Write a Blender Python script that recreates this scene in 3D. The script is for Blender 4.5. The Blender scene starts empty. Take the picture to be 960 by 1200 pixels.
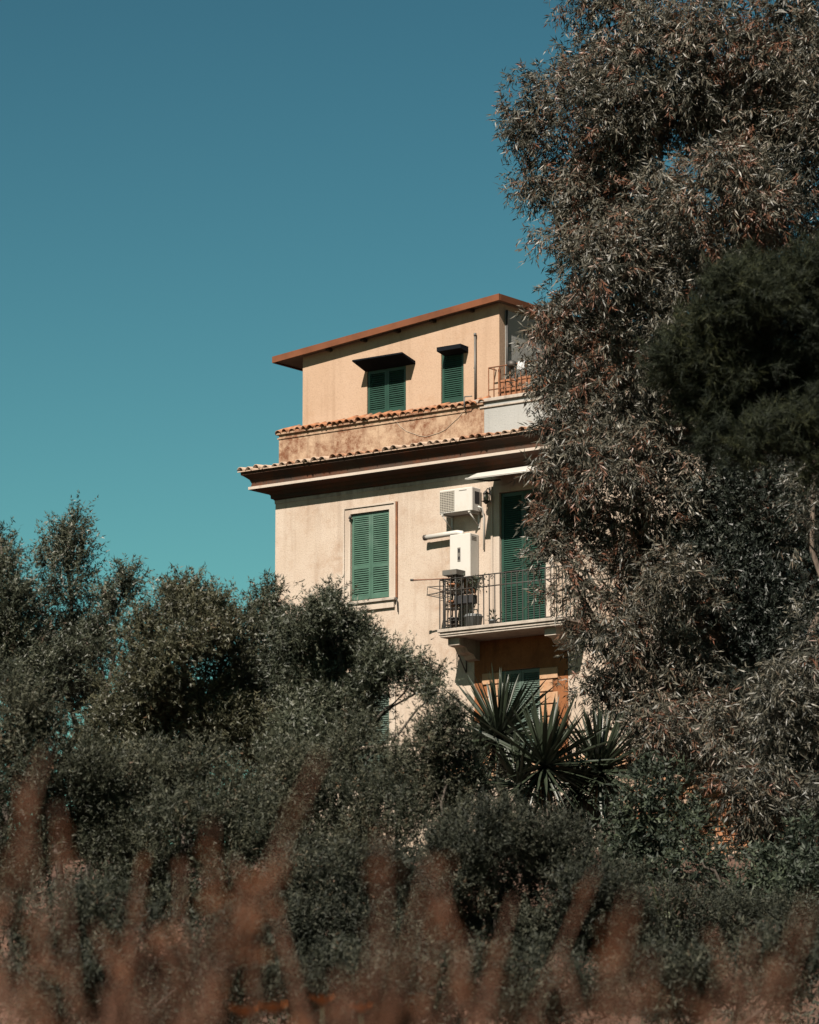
import bpy, math, random
import numpy as np
from mathutils import Vector

# ------------------------------------------------------------------ camera, sky, sun, exposure
scene = bpy.context.scene
C = scene.collection
PI = math.pi
FPX = 4500.0                      # focal length in photo pixels (960 x 1200 frame)
TILT = math.atan(800 / FPX)
CAM = np.array([0.0, 0.0, 1.6])
cam_data = bpy.data.cameras.new('camera')
cam_data.sensor_fit = 'VERTICAL'
cam_data.sensor_height = 36.0
cam_data.sensor_width = 28.8
cam_data.lens = 36.0 * FPX / 1200
cam_data.clip_start = 0.1
cam_data.clip_end = 5000
cam_data.dof.use_dof = True
cam_data.dof.focus_distance = 74.0
cam_data.dof.aperture_fstop = 2.8
cam = bpy.data.objects.new('camera', cam_data)
cam.location = CAM
cam.rotation_euler = (PI / 2 + TILT, 0, 0)
C.objects.link(cam)
scene.camera = cam

# facade frame: u runs along the front to the right, w out of the wall, z up
EU = np.array([0.80215, -0.59712, 0.0])
NN = np.array([-0.59712, -0.80215, 0.0])
P0 = np.array([-2.7562, 77.7497, 0.0])
HROT = math.atan2(EU[1], EU[0])

sd = NN + 0.24 * EU + np.array([0, 0, 1.01])
sd = sd / np.linalg.norm(sd)
sun_data = bpy.data.lights.new('sun', 'SUN')
sun_data.energy = 5.0
sun_data.angle = math.radians(0.53)
sun_data.color = (1.0, 0.90, 0.78)
sun = bpy.data.objects.new('sun', sun_data)
sun.rotation_euler = Vector(sd).to_track_quat('Z', 'Y').to_euler()
C.objects.link(sun)

world = bpy.data.worlds.new('World')
scene.world = world
world.use_nodes = True
wt = world.node_tree
bg = wt.nodes['Background']
sky = wt.nodes.new('ShaderNodeTexSky')
sky.sky_type = 'NISHITA'
sky.sun_disc = False
sky.sun_elevation = math.asin(sd[2])
sky.sun_rotation = math.atan2(sd[0], sd[1])
sky.altitude = 50
sky.air_density = 1.0
sky.dust_density = 0.5
sky.ozone_density = 2.0
# the photograph's teal, deep sky: the same sky with more contrast and a teal cast, all round
def sky_mul(src, rgb):
    n = wt.nodes.new('ShaderNodeMix')
    n.data_type = 'RGBA'
    n.blend_type = 'MULTIPLY'
    n.inputs[0].default_value = 1.0
    n.inputs[7].default_value = rgb + (1,)
    wt.links.new(src, n.inputs[6])
    return n.outputs[2]


gam = wt.nodes.new('ShaderNodeGamma')
gam.inputs['Gamma'].default_value = 1.8
wt.links.new(sky_mul(sky.outputs[0], (1 / 6,) * 3), gam.inputs['Color'])
wt.links.new(sky_mul(gam.outputs[0], (1.31, 1.86, 1.09)), bg.inputs['Color'])
bg.inputs['Strength'].default_value = 0.10

vs = scene.view_settings
vs.view_transform = 'Standard'
vs.look = 'None'
vs.exposure = 1.6
vs.gamma = 1.0
vs.use_curve_mapping = False
scene.cycles.max_bounces = 6
scene.cycles.diffuse_bounces = 3
scene.cycles.transparent_max_bounces = 4

rng = np.random.default_rng(7)
random.seed(7)
FW = np.array([0, math.cos(TILT), math.sin(TILT)])
UPV = np.array([0, -math.sin(TILT), math.cos(TILT)])


def at(px, py, Y):
    """Point in the place at forward distance Y, seen in the direction of photo pixel (px, py)."""
    r = FW + (px - 480) / FPX * np.array([1.0, 0, 0]) + (600 - py) / FPX * UPV
    return CAM + r * (Y / r[1])


def hl(u, w, z):
    """World point from facade coordinates."""
    p = P0 + u * EU + w * NN
    return (p[0], p[1], z)


# ------------------------------------------------------------------ materials
AL = 0.62      # overall reflectance level of the surfaces (the exposure is set for it)


def dim(c):
    return tuple(AL * x for x in c)


def new_mat(name):
    m = bpy.data.materials.new(name)
    m.use_nodes = True
    nt = m.node_tree
    return m, nt, nt.nodes['Principled BSDF']


def add_noise(nt, scale, detail=6, rough=0.6, vec=None, stretch=None):
    n = nt.nodes.new('ShaderNodeTexNoise')
    n.inputs['Scale'].default_value = scale
    n.inputs['Detail'].default_value = detail
    n.inputs['Roughness'].default_value = rough
    tc = nt.nodes.new('ShaderNodeTexCoord')
    if stretch:
        mp = nt.nodes.new('ShaderNodeMapping')
        mp.inputs['Scale'].default_value = stretch
        nt.links.new(tc.outputs['Object'], mp.inputs['Vector'])
        nt.links.new(mp.outputs[0], n.inputs['Vector'])
    else:
        nt.links.new(tc.outputs['Object'], n.inputs['Vector'])
    return n


def ramp(nt, fac, stops):
    r = nt.nodes.new('ShaderNodeValToRGB')
    els = r.color_ramp.elements
    while len(els) < len(stops):
        els.new(0.5)
    for e, (p, c) in zip(els, stops):
        e.position = p
        e.color = tuple(c) + (1,) if len(c) == 3 else c
    nt.links.new(fac, r.inputs['Fac'])
    return r


def mixc(nt, fac, a, b, mode='MIX'):
    m = nt.nodes.new('ShaderNodeMix')
    m.data_type = 'RGBA'
    m.blend_type = mode
    for v, i in ((fac, 0), (a, 6), (b, 7)):
        if hasattr(v, 'links'):
            nt.links.new(v, m.inputs[i])
        elif i == 0:
            m.inputs[0].default_value = v
        else:
            m.inputs[i].default_value = tuple(v) + (1,)
    return m.outputs[2]


def bump(nt, bsdf, height, strength=0.3, dist=0.01):
    b = nt.nodes.new('ShaderNodeBump')
    b.inputs['Strength'].default_value = strength
    b.inputs['Distance'].default_value = dist
    nt.links.new(height, b.inputs['Height'])
    nt.links.new(b.outputs[0], bsdf.inputs['Normal'])


def stucco(name, base, light, stain, stain_lo=0.56, stain_hi=0.72, streak=0.35, speck=0.5):
    base, light, stain = dim(base), dim(light), dim(stain)
    m, nt, b = new_mat(name)
    n1 = add_noise(nt, 0.9, 5, 0.6)
    c = ramp(nt, n1.outputs[0], [(0.35, base), (0.65, light)]).outputs[0]
    # blotchy weathering, broken up by finer noise
    n2 = add_noise(nt, 1.0, 10, 0.72)
    s = ramp(nt, n2.outputs[0], [(stain_lo, (0, 0, 0)), (stain_hi, (1, 1, 1))]).outputs[0]
    n3 = add_noise(nt, 6, 9, 0.78)
    s3 = ramp(nt, n3.outputs[0], [(0.36, (0, 0, 0)), (0.56, (1, 1, 1))]).outputs[0]
    blot = mixc(nt, 1.0, s, s3, 'MULTIPLY')
    c = mixc(nt, blot, c, stain)
    # rain streaks
    n4 = add_noise(nt, 1.0, 6, 0.6, stretch=(5.0, 5.0, 0.35))
    s4 = ramp(nt, n4.outputs[0], [(0.52, (0, 0, 0)), (0.75, (streak,) * 3)]).outputs[0]
    c = mixc(nt, s4, c, [x * 0.62 for x in stain])
    # fine speckle of worn render
    n5 = add_noise(nt, 38, 3, 0.6)
    s5 = ramp(nt, n5.outputs[0], [(0.36, (speck * 0.7,) * 3), (0.46, (0, 0, 0))]).outputs[0]
    c = mixc(nt, s5, c, [x * 0.66 for x in base])
    nt.links.new(c, b.inputs['Base Color'])
    b.inputs['Roughness'].default_value = 0.95
    b.inputs['Specular IOR Level'].default_value = 0.15
    n6 = add_noise(nt, 26, 6, 0.7)
    bump(nt, b, n6.outputs[0], 0.5, 0.012)
    return m


def plain(name, col, rough=0.6, var=0.15, scale=8.0, metal=0.0, spec=0.4, dirt=None, bumps=0.0):
    col = dim(col)
    dirt = dim(dirt) if dirt else None
    m, nt, b = new_mat(name)
    n = add_noise(nt, scale, 6, 0.65)
    c = ramp(nt, n.outputs[0], [(0.3, [x * (1 - var) for x in col]), (0.7, [min(1, x * (1 + var)) for x in col])]).outputs[0]
    if dirt:
        n2 = add_noise(nt, scale * 0.5, 8, 0.75)
        s = ramp(nt, n2.outputs[0], [(0.5, (0, 0, 0)), (0.72, (0.8,) * 3)]).outputs[0]
        c = mixc(nt, s, c, dirt)
    nt.links.new(c, b.inputs['Base Color'])
    b.inputs['Roughness'].default_value = rough
    b.inputs['Metallic'].default_value = metal
    b.inputs['Specular IOR Level'].default_value = spec
    if bumps:
        n3 = add_noise(nt, scale * 3, 5, 0.7)
        bump(nt, b, n3.outputs[0], 0.5, bumps)
    return m


def leaf_mat(name, stops, rough=0.45, transl=0.2, spec=0.45):
    """Leaf colour from the per-leaf 'tint' value stored on the mesh."""
    m, nt, b = new_mat(name)
    a = nt.nodes.new('ShaderNodeAttribute')
    a.attribute_name = 'tint'
    r = ramp(nt, a.outputs['Fac'], [(p, dim(c)) for p, c in stops])
    nt.links.new(r.outputs[0], b.inputs['Base Color'])
    b.inputs['Roughness'].default_value = rough
    b.inputs['Specular IOR Level'].default_value = spec
    t = nt.nodes.new('ShaderNodeBsdfTranslucent')
    nt.links.new(r.outputs[0], t.inputs['Color'])
    mx = nt.nodes.new('ShaderNodeMixShader')
    mx.inputs[0].default_value = transl
    nt.links.new(b.outputs[0], mx.inputs[1])
    nt.links.new(t.outputs[0], mx.inputs[2])
    nt.links.new(mx.outputs[0], nt.nodes['Material Output'].inputs['Surface'])
    return m


def bark_mat(name, a, b_, scale=6, stretch=(6, 6, 1.2)):
    m, nt, b = new_mat(name)
    n = add_noise(nt, scale, 7, 0.7, stretch=stretch)
    c = ramp(nt, n.outputs[0], [(0.35, dim(a)), (0.65, dim(b_))]).outputs[0]
    nt.links.new(c, b.inputs['Base Color'])
    b.inputs['Roughness'].default_value = 0.9
    b.inputs['Specular IOR Level'].default_value = 0.2
    bump(nt, b, n.outputs[0], 0.8, 0.03)
    return m


M = {}
M['wall'] = stucco('cream_stucco', (0.395, 0.32, 0.258), (0.435, 0.365, 0.305), (0.28, 0.185, 0.125), 0.46, 0.70, 0.4, 0.85)
M['pent'] = stucco('ochre_stucco', (0.375, 0.258, 0.180), (0.405, 0.287, 0.207), (0.30, 0.175, 0.10), 0.54, 0.80, 0.3, 0.45)
M['parapet'] = stucco('stained_stucco', (0.36, 0.245, 0.165), (0.41, 0.30, 0.21), (0.15, 0.064, 0.034), 0.42, 0.54, 0.7, 0.9)
M['white_wall'] = stucco('white_limewash', (0.285, 0.285, 0.275), (0.325, 0.325, 0.315), (0.24, 0.20, 0.165), 0.60, 0.80, 0.3, 0.3)
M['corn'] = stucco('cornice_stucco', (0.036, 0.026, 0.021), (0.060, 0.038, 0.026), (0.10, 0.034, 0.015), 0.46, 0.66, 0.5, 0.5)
M['fillet'] = stucco('pale_fillet', (0.40, 0.34, 0.29), (0.44, 0.38, 0.33), (0.26, 0.17, 0.11), 0.60, 0.8, 0.3, 0.3)
M['trim'] = stucco('pale_trim', (0.40, 0.335, 0.28), (0.43, 0.37, 0.315), (0.28, 0.17, 0.10), 0.60, 0.78, 0.45, 0.3)
M['quoin'] = stucco('terracotta_blocks', (0.38, 0.215, 0.12), (0.40, 0.27, 0.18), (0.33, 0.13, 0.05), 0.50, 0.66, 0.4, 0.4)
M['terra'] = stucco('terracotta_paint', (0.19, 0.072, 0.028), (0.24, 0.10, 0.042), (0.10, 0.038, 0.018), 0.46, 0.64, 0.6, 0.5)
M['stone'] = stucco('balcony_stone', (0.32, 0.275, 0.235), (0.39, 0.345, 0.30), (0.12, 0.085, 0.06), 0.52, 0.68, 0.6, 0.5)
M['tile'] = plain('roof_tile', (0.27, 0.135, 0.075), 0.9, 0.5, 4.0, dirt=(0.30, 0.26, 0.22), bumps=0.01)
M['tile_b'] = plain('pale_roof_tile', (0.35, 0.25, 0.185), 0.9, 0.35, 5.0, dirt=(0.15, 0.095, 0.06), bumps=0.01)
M['ridge'] = plain('orange_ridge_tile', (0.28, 0.115, 0.05), 0.9, 0.45, 5.0, dirt=(0.18, 0.13, 0.095), bumps=0.01)
M['fascia'] = plain('rust_brown_fascia', (0.135, 0.046, 0.019), 0.8, 0.3, 1.6, spec=0.2, dirt=(0.09, 0.038, 0.022))
M['soffit'] = plain('soffit', (0.15, 0.11, 0.08), 0.9, 0.25, 2.0, dirt=(0.08, 0.055, 0.04))
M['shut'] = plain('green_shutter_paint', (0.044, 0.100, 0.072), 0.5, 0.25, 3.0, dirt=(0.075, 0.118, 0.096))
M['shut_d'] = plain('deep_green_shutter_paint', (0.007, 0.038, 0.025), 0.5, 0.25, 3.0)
M['shut_g'] = plain('grey_green_shutter_paint', (0.055, 0.085, 0.068), 0.6, 0.25, 3.0)
M['hood'] = plain('dark_hood', (0.007, 0.009, 0.012), 0.95, 0.3, 3.0, spec=0.05)
M['white'] = plain('white_enamel', (0.47, 0.45, 0.42), 0.45, 0.05, 3.0, dirt=(0.38, 0.34, 0.29))
M['offwhite'] = plain('yellowed_plastic', (0.38, 0.35, 0.30), 0.5, 0.06, 3.0)
M['grille'] = plain('grey_grille', (0.11, 0.098, 0.088), 0.6, 0.2, 12.0)
M['dark'] = plain('dark_interior', (0.008, 0.008, 0.010), 0.8, 0.3, 4.0)
M['iron'] = plain('wrought_iron', (0.026, 0.025, 0.023), 0.6, 0.35, 9.0, dirt=(0.07, 0.038, 0.02))
M['grey_iron'] = plain('grey_painted_iron', (0.09, 0.086, 0.078), 0.55, 0.25, 9.0, dirt=(0.07, 0.045, 0.03))
M['tub'] = plain('grey_plastic', (0.15, 0.16, 0.165), 0.5, 0.08, 4.0)
M['pot'] = plain('terracotta', (0.27, 0.11, 0.05), 0.85, 0.2, 8.0, dirt=(0.25, 0.16, 0.11))
M['cloth'] = plain('pale_cloth', (0.42, 0.42, 0.43), 0.9, 0.1, 12.0)
M['awning'] = plain('white_awning_cloth', (0.48, 0.46, 0.43), 0.8, 0.05, 3.0)
M['cable'] = plain('pale_cable', (0.32, 0.25, 0.19), 0.7, 0.1, 4.0)
M['rust'] = plain('rust', (0.20, 0.08, 0.035), 0.9, 0.4, 7.0)
M['brick'] = plain('orange_brick', (0.28, 0.12, 0.05), 0.9, 0.35, 3.0, dirt=(0.22, 0.13, 0.085), bumps=0.01)
M['mortar'] = plain('mortar', (0.20, 0.14, 0.10), 0.95, 0.3, 6.0)
M['bark_euc'] = bark_mat('eucalyptus_bark', (0.05, 0.033, 0.024), (0.16, 0.12, 0.09), 2.5)
M['bark_pale'] = bark_mat('pale_eucalyptus_bark', (0.045, 0.032, 0.026), (0.15, 0.115, 0.09), 2.5)
M['bark_dark'] = bark_mat('dark_bark', (0.020, 0.014, 0.011), (0.06, 0.038, 0.028), 6)
M['bark_grey'] = bark_mat('grey_bark', (0.035, 0.028, 0.024), (0.10, 0.082, 0.068), 6)
M['euc'] = leaf_mat('eucalyptus_leaf', [(0.0, (0.020, 0.023, 0.018)), (0.35, (0.053, 0.050, 0.037)), (0.70, (0.122, 0.111, 0.082)),
                                        (0.82, (0.115, 0.070, 0.044)), (1.0, (0.145, 0.052, 0.028))], 0.5, 0.15, 0.4)
M['pine'] = leaf_mat('pine_needle', [(0.0, (0.008, 0.012, 0.008)), (0.6, (0.017, 0.022, 0.010)), (1.0, (0.050, 0.053, 0.021))], 0.7, 0.1, 0.15)
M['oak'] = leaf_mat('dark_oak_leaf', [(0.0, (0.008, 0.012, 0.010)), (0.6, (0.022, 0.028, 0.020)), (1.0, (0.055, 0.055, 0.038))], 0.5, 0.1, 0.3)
M['olive'] = leaf_mat('grey_green_leaf', [(0.0, (0.020, 0.026, 0.017)), (0.5, (0.052, 0.060, 0.038)), (0.9, (0.105, 0.106, 0.070)), (1.0, (0.10, 0.062, 0.045))], 0.5, 0.2, 0.35)
M['olive_w'] = leaf_mat('warm_green_leaf', [(0.0, (0.022, 0.024, 0.014)), (0.5, (0.058, 0.059, 0.033)), (0.9, (0.112, 0.104, 0.060)), (1.0, (0.12, 0.066, 0.036))], 0.5, 0.2, 0.35)
M['shrub'] = leaf_mat('shrub_leaf', [(0.0, (0.011, 0.014, 0.011)), (0.5, (0.027, 0.031, 0.021)), (0.92, (0.070, 0.070, 0.048)), (1.0, (0.08, 0.042, 0.024))], 0.65, 0.2, 0.18)
M['shrub_l'] = leaf_mat('olive_shrub_leaf', [(0.0, (0.013, 0.017, 0.011)), (0.5, (0.040, 0.044, 0.028)), (0.92, (0.090, 0.088, 0.058)), (1.0, (0.09, 0.05, 0.03))], 0.6, 0.2, 0.22)
M['laurel'] = leaf_mat('broad_leaf', [(0.0, (0.012, 0.018, 0.013)), (0.5, (0.032, 0.044, 0.029)), (1.0, (0.070, 0.086, 0.048))], 0.6, 0.2, 0.25)
M['yucca'] = plain('yucca_leaf', (0.021, 0.029, 0.016), 0.45, 0.4, 3.0, spec=0.45)
M['yucca_dry'] = plain('dry_yucca_leaf', (0.20, 0.13, 0.075), 0.8, 0.3, 3.0)
M['strap'] = plain('strap_leaf', (0.060, 0.075, 0.030), 0.5, 0.3, 3.0)
M['weed'] = leaf_mat('dry_seed', [(0.0, (0.040, 0.015, 0.008)), (0.5, (0.105, 0.040, 0.019)), (1.0, (0.22, 0.090, 0.042))], 0.85, 0.3, 0.15)
M['straw'] = leaf_mat('dry_grass_blade', [(0.0, (0.030, 0.014, 0.008)), (0.5, (0.056, 0.026, 0.013)), (1.0, (0.10, 0.055, 0.028))], 0.85, 0.25, 0.15)
M['stalk'] = plain('dry_stalk', (0.15, 0.068, 0.04), 0.85, 0.25, 10.0)
M['petal'] = plain('orange_petal', (0.60, 0.15, 0.015), 0.6, 0.15, 20.0)
M['stem'] = plain('green_stem', (0.045, 0.055, 0.025), 0.7, 0.2, 10.0)


def soil():
    m, nt, b = new_mat('soil')
    n = add_noise(nt, 0.35, 8, 0.7)
    n2 = add_noise(nt, 3.0, 8, 0.7)
    c1 = ramp(nt, n.outputs[0], [(0.35, (0.050, 0.022, 0.013)), (0.55, (0.072, 0.034, 0.019)), (0.7, (0.036, 0.032, 0.020))]).outputs[0]
    c2 = ramp(nt, n2.outputs[0], [(0.35, (0.45,) * 3), (0.65, (1, 1, 1))]).outputs[0]
    nt.links.new(mixc(nt, 1.0, c1, c2, 'MULTIPLY'), b.inputs['Base Color'])
    b.inputs['Roughness'].default_value = 1.0
    bump(nt, b, n2.outputs[0], 0.8, 0.08)
    return m


M['soil'] = soil()


# ------------------------------------------------------------------ mesh helpers
class MB:
    """Collects boxes, prisms and tubes; build() links them as one mesh object."""
    def __init__(s):
        s.v, s.f, s.sm = [], [], []

    def add(s, vs_, fs, smooth=False):
        o = len(s.v)
        s.v += [tuple(p) for p in vs_]
        s.f += [tuple(o + i for i in f) for f in fs]
        s.sm += [smooth] * len(fs)

    def box(s, x0, x1, y0, y1, z0, z1):
        s.add([(x0, y0, z0), (x1, y0, z0), (x1, y1, z0), (x0, y1, z0), (x0, y0, z1), (x1, y0, z1), (x1, y1, z1), (x0, y1, z1)],
              [(0, 3, 2, 1), (4, 5, 6, 7), (0, 1, 5, 4), (1, 2, 6, 5), (2, 3, 7, 6), (3, 0, 4, 7)])

    def bbox(s, x0, x1, y0, y1, z0, z1, b=0.01):
        """box with chamfered vertical and top edges (good enough at this distance)"""
        ring = [(x0 + b, y0), (x1 - b, y0), (x1, y0 + b), (x1, y1 - b), (x1 - b, y1), (x0 + b, y1), (x0, y1 - b), (x0, y0 + b)]
        ins = [(min(max(x, x0 + b), x1 - b), min(max(y, y0 + b), y1 - b)) for x, y in ring]
        v = [(x, y, z0) for x, y in ins] + [(x, y, z0 + b) for x, y in ring] + [(x, y, z1 - b) for x, y in ring] + [(x, y, z1) for x, y in ins]
        f = [tuple(range(7, -1, -1)), tuple(range(24, 32))]
        for k in range(3):
            for i in range(8):
                j = (i + 1) % 8
                f.append((k * 8 + i, k * 8 + j, k * 8 + 8 + j, k * 8 + 8 + i))
        s.add(v, f)

    def prism(s, poly, axis, a, b):
        """polygon (list of 2D points) extruded along an axis from a to b"""
        def P(p, t):
            return {'x': (t, p[0], p[1]), 'y': (p[0], t, p[1]), 'z': (p[0], p[1], t)}[axis]
        n = len(poly)
        s.add([P(p, a) for p in poly] + [P(p, b) for p in poly],
              [tuple(range(n)), tuple(range(2 * n - 1, n - 1, -1))] + [(i, n + i, n + (i + 1) % n, (i + 1) % n) for i in range(n)])

    def tube(s, pts, r, n=6, caps=True):
        pts = [np.array(p, float) for p in pts]
        rs = r if hasattr(r, '__len__') else [r] * len(pts)
        v, f = [], []
        up = None
        for i, p in enumerate(pts):
            t = pts[min(i + 1, len(pts) - 1)] - pts[max(i - 1, 0)]
            t = t / (np.linalg.norm(t) + 1e-9)
            if up is None:
                up = np.array([0, 0, 1.0]) if abs(t[2]) < 0.9 else np.array([1.0, 0, 0])
            a = np.cross(t, up)
            a = a / (np.linalg.norm(a) + 1e-9)
            b = np.cross(a, t)
            up = b
            for k in range(n):
                th = 2 * PI * k / n
                v.append(p + rs[i] * (math.cos(th) * a + math.sin(th) * b))
        for i in range(len(pts) - 1):
            for k in range(n):
                j = (k + 1) % n
                f.append((i * n + k, i * n + j, (i + 1) * n + j, (i + 1) * n + k))
        if caps:
            f.append(tuple(range(n - 1, -1, -1)))
            m_ = (len(pts) - 1) * n
            f.append(tuple(range(m_, m_ + n)))
        s.add(v, f, True)

    def lathe(s, prof, cx=0, cy=0, n=14):
        v, f = [], []
        for r, z in prof:
            for k in range(n):
                th = 2 * PI * k / n
                v.append((cx + r * math.cos(th), cy + r * math.sin(th), z))
        for i in range(len(prof) - 1):
            for k in range(n):
                j = (k + 1) % n
                f.append((i * n + k, i * n + j, (i + 1) * n + j, (i + 1) * n + k))
        f.append(tuple(range(n - 1, -1, -1)))
        m_ = (len(prof) - 1) * n
        f.append(tuple(range(m_, m_ + n)))
        s.add(v, f, True)

    def mesh(s, name, mat):
        me = bpy.data.meshes.new(name)
        me.from_pydata([tuple(map(float, p)) for p in s.v], [], s.f)
        me.polygons.foreach_set('use_smooth', s.sm)
        me.materials.append(M[mat] if isinstance(mat, str) else mat)
        me.update()
        return me

    def build(s, name, mat, parent=None):
        return link(name, s.mesh(name, mat), parent)


def link(name, data, parent=None, loc=None, rot=None):
    o = bpy.data.objects.new(name, data)
    C.objects.link(o)
    if parent:
        o.parent = parent
    if loc is not None:
        o.location = [float(x) for x in loc]
    if rot is not None:
        o.rotation_euler = rot
    return o


def tag(o, label, cat, group=None):
    o['label'] = label
    o['category'] = cat
    if group:
        o['group'] = group
    return o


def thing(name, label, cat, loc=(0, 0, 0), rz=0.0, group=None):
    return tag(link(name, None, None, loc, (0, 0, rz)), label, cat, group)


def B(name, mat, parent, *boxes, bev=None):
    m = MB()
    for b in boxes:
        m.box(*b) if bev is None else m.bbox(*b, bev)
    return m.build(name, mat, parent)


# ------------------------------------------------------------------ terrain
TY = [-400, -20, 0, 5, 10, 20, 40, 48, 56, 62, 70, 78, 130, 260, 700]
TZ = [-2, -0.3, 0, 0.75, 1.2, 1.7, 2.9, 4.2, 6.0, 7.0, 7.3, 7.4, 8.6, 4.0, -10]


def ground_z(x, y):
    x = np.asarray(x, float)
    y = np.asarray(y, float)
    z = np.interp(y, TY, TZ)
    far = np.clip((y - 15) / 30, 0, 1)
    z = z + far * (0.25 * np.sin(x * 0.31 + 1.3) * np.cos(y * 0.23) + 0.12 * np.sin(x * 0.9 + y * 0.7))
    return z - 0.0006 * np.clip(np.abs(x) - 15, 0, 120) ** 2 * np.clip(y / 60, 0, 1)


def terrain():
    xs = np.concatenate([np.linspace(-700, -40, 12), np.linspace(-36, 36, 73), np.linspace(40, 700, 12)])
    ys = np.concatenate([np.linspace(-400, -10, 10), np.linspace(-6, 100, 107), np.linspace(110, 700, 30)])
    X, Y = np.meshgrid(xs, ys)
    Z = ground_z(X, Y) + np.where((np.abs(X) < 38) & (Y > 2) & (Y < 99), rng.normal(0, 0.04, X.shape), 0)
    v = np.stack([X, Y, Z], -1).reshape(-1, 3)
    nx = len(xs)
    f = []
    for j in range(len(ys) - 1):
        for i in range(nx - 1):
            a = j * nx + i
            f.append((a, a + 1, a + nx + 1, a + nx))
    me = bpy.data.meshes.new('hillside')
    me.from_pydata(v.tolist(), [], f)
    me.polygons.foreach_set('use_smooth', [True] * len(f))
    me.materials.append(M['soil'])
    o = link('hillside', me)
    o['kind'] = 'structure'


terrain()


# ------------------------------------------------------------------ the house (local x = u, local y = -w)
house = thing('apartment_house', 'cream stucco house with green shutters, tiled cornice and a rooftop storey', 'house',
              (P0[0], P0[1], 0), HROT)
U1 = 12.6        # right end of the main block (behind the eucalyptus)
DEP = 9.0
holes = [(1.97, 2.95, 13.38, 15.16), (5.66, 6.76, 12.47, 15.20), (1.97, 2.95, 9.55, 11.45), (5.66, 6.60, 9.55, 11.67)]


def wall_with_holes(name, mat, x0, x1, z0, z1, hs, y=0.0, rec=0.16, parent=None):
    m = MB()
    xs = sorted({x0, x1} | {h[0] for h in hs} | {h[1] for h in hs})
    zs = sorted({z0, z1} | {h[2] for h in hs} | {h[3] for h in hs})
    for a, b in zip(xs[:-1], xs[1:]):
        for c, d in zip(zs[:-1], zs[1:]):
            mx, mz = (a + b) / 2, (c + d) / 2
            if any(h[0] < mx < h[1] and h[2] < mz < h[3] for h in hs):
                continue
            m.add([(a, y, c), (b, y, c), (b, y, d), (a, y, d)], [(0, 1, 2, 3)])
    for a, b, c, d in hs:
        yy = y + rec
        m.add([(a, y, c), (b, y, c), (b, y, d), (a, y, d), (a, yy, c), (b, yy, c), (b, yy, d), (a, yy, d)],
              [(0, 4, 5, 1), (1, 5, 6, 2), (2, 6, 7, 3), (3, 7, 4, 0), (4, 7, 6, 5)])
    return m


m = wall_with_holes('wall', 'wall', 0, U1, 5.0, 16.25, holes)
for quad in ([(0, 0, 5), (0, 0, 16.25), (0, DEP, 16.25), (0, DEP, 5)], [(U1, 0, 5), (U1, DEP, 5), (U1, DEP, 16.25), (U1, 0, 16.25)],
             [(0, DEP, 5), (0, DEP, 16.25), (U1, DEP, 16.25), (U1, DEP, 5)], [(0, 0, 16.25), (U1, 0, 16.25), (U1, DEP, 16.25), (0, DEP, 16.25)]):
    m.add(quad, [(0, 1, 2, 3)])
m.build('wall', 'wall', house)

# cornice: a moulding profile (projection, height) swept round the block
prof = [(0.0, 15.665), (0.03, 15.665), (0.03, 15.68), (0.07, 15.69), (0.075, 15.76), (0.12, 15.80), (0.14, 15.83), (0.36, 15.86), (0.395, 15.865),
        (0.395, 15.925), (0.36, 15.94), (0.35, 16.0), (0.385, 16.08), (0.46, 16.14), (0.51, 16.17), (0.515, 16.225), (0.0, 16.30)]


def swept(prof_, x0, x1, y1, mat, name, parent):
    mm = MB()
    rows = []
    for e, z in prof_:
        rows += [(x0 - e, y1, z), (x0 - e, -e, z), (x1 + e, -e, z), (x1 + e, y1, z)]
    f = []
    for i in range(len(prof_) - 1):
        for k in range(3):
            f.append((i * 4 + k, i * 4 + k + 1, i * 4 + k + 5, i * 4 + k + 4))
    mm.add(rows, f)
    return mm.build(name, mat, parent)


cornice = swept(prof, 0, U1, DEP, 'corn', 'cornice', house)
swept([(0.38, 15.872), (0.402, 15.872), (0.402, 15.928), (0.37, 15.936)], 0, U1, DEP, 'fillet', 'fillet', cornice)
swept([(0.0, 15.585), (0.012, 15.585), (0.016, 15.655), (0.0, 15.665)], 0, U1, DEP, 'stone', 'frieze_band', cornice)

# barrel tiles along the top of the cornice
def barrel(r0, r1, length, mat, name, n=7, th=0.014):
    """half-round tapering tile lying along -y (front end at y = 0, running back to y = length)"""
    mm = MB()
    v = []
    for (r, y) in ((r0, 0.0), (r1, length)):
        for rr in (r, r - th):
            for k in range(n):
                a = PI * k / (n - 1)
                v.append((-rr * math.cos(a), y, rr * math.sin(a)))
    f = []
    for k in range(n - 1):
        f += [(k, k + 1, 2 * n + k + 1, 2 * n + k), (n + k, 3 * n + k, 3 * n + k + 1, n + k + 1), (k, n + k, n + k + 1, k + 1),
              (2 * n + k, 2 * n + k + 1, 3 * n + k + 1, 3 * n + k)]
    f += [(0, 2 * n, 3 * n, n), (n - 1, 2 * n - 1, 4 * n - 1, 3 * n - 1)]
    mm.add(v, f, True)
    return mm.mesh(name, mat)


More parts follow.
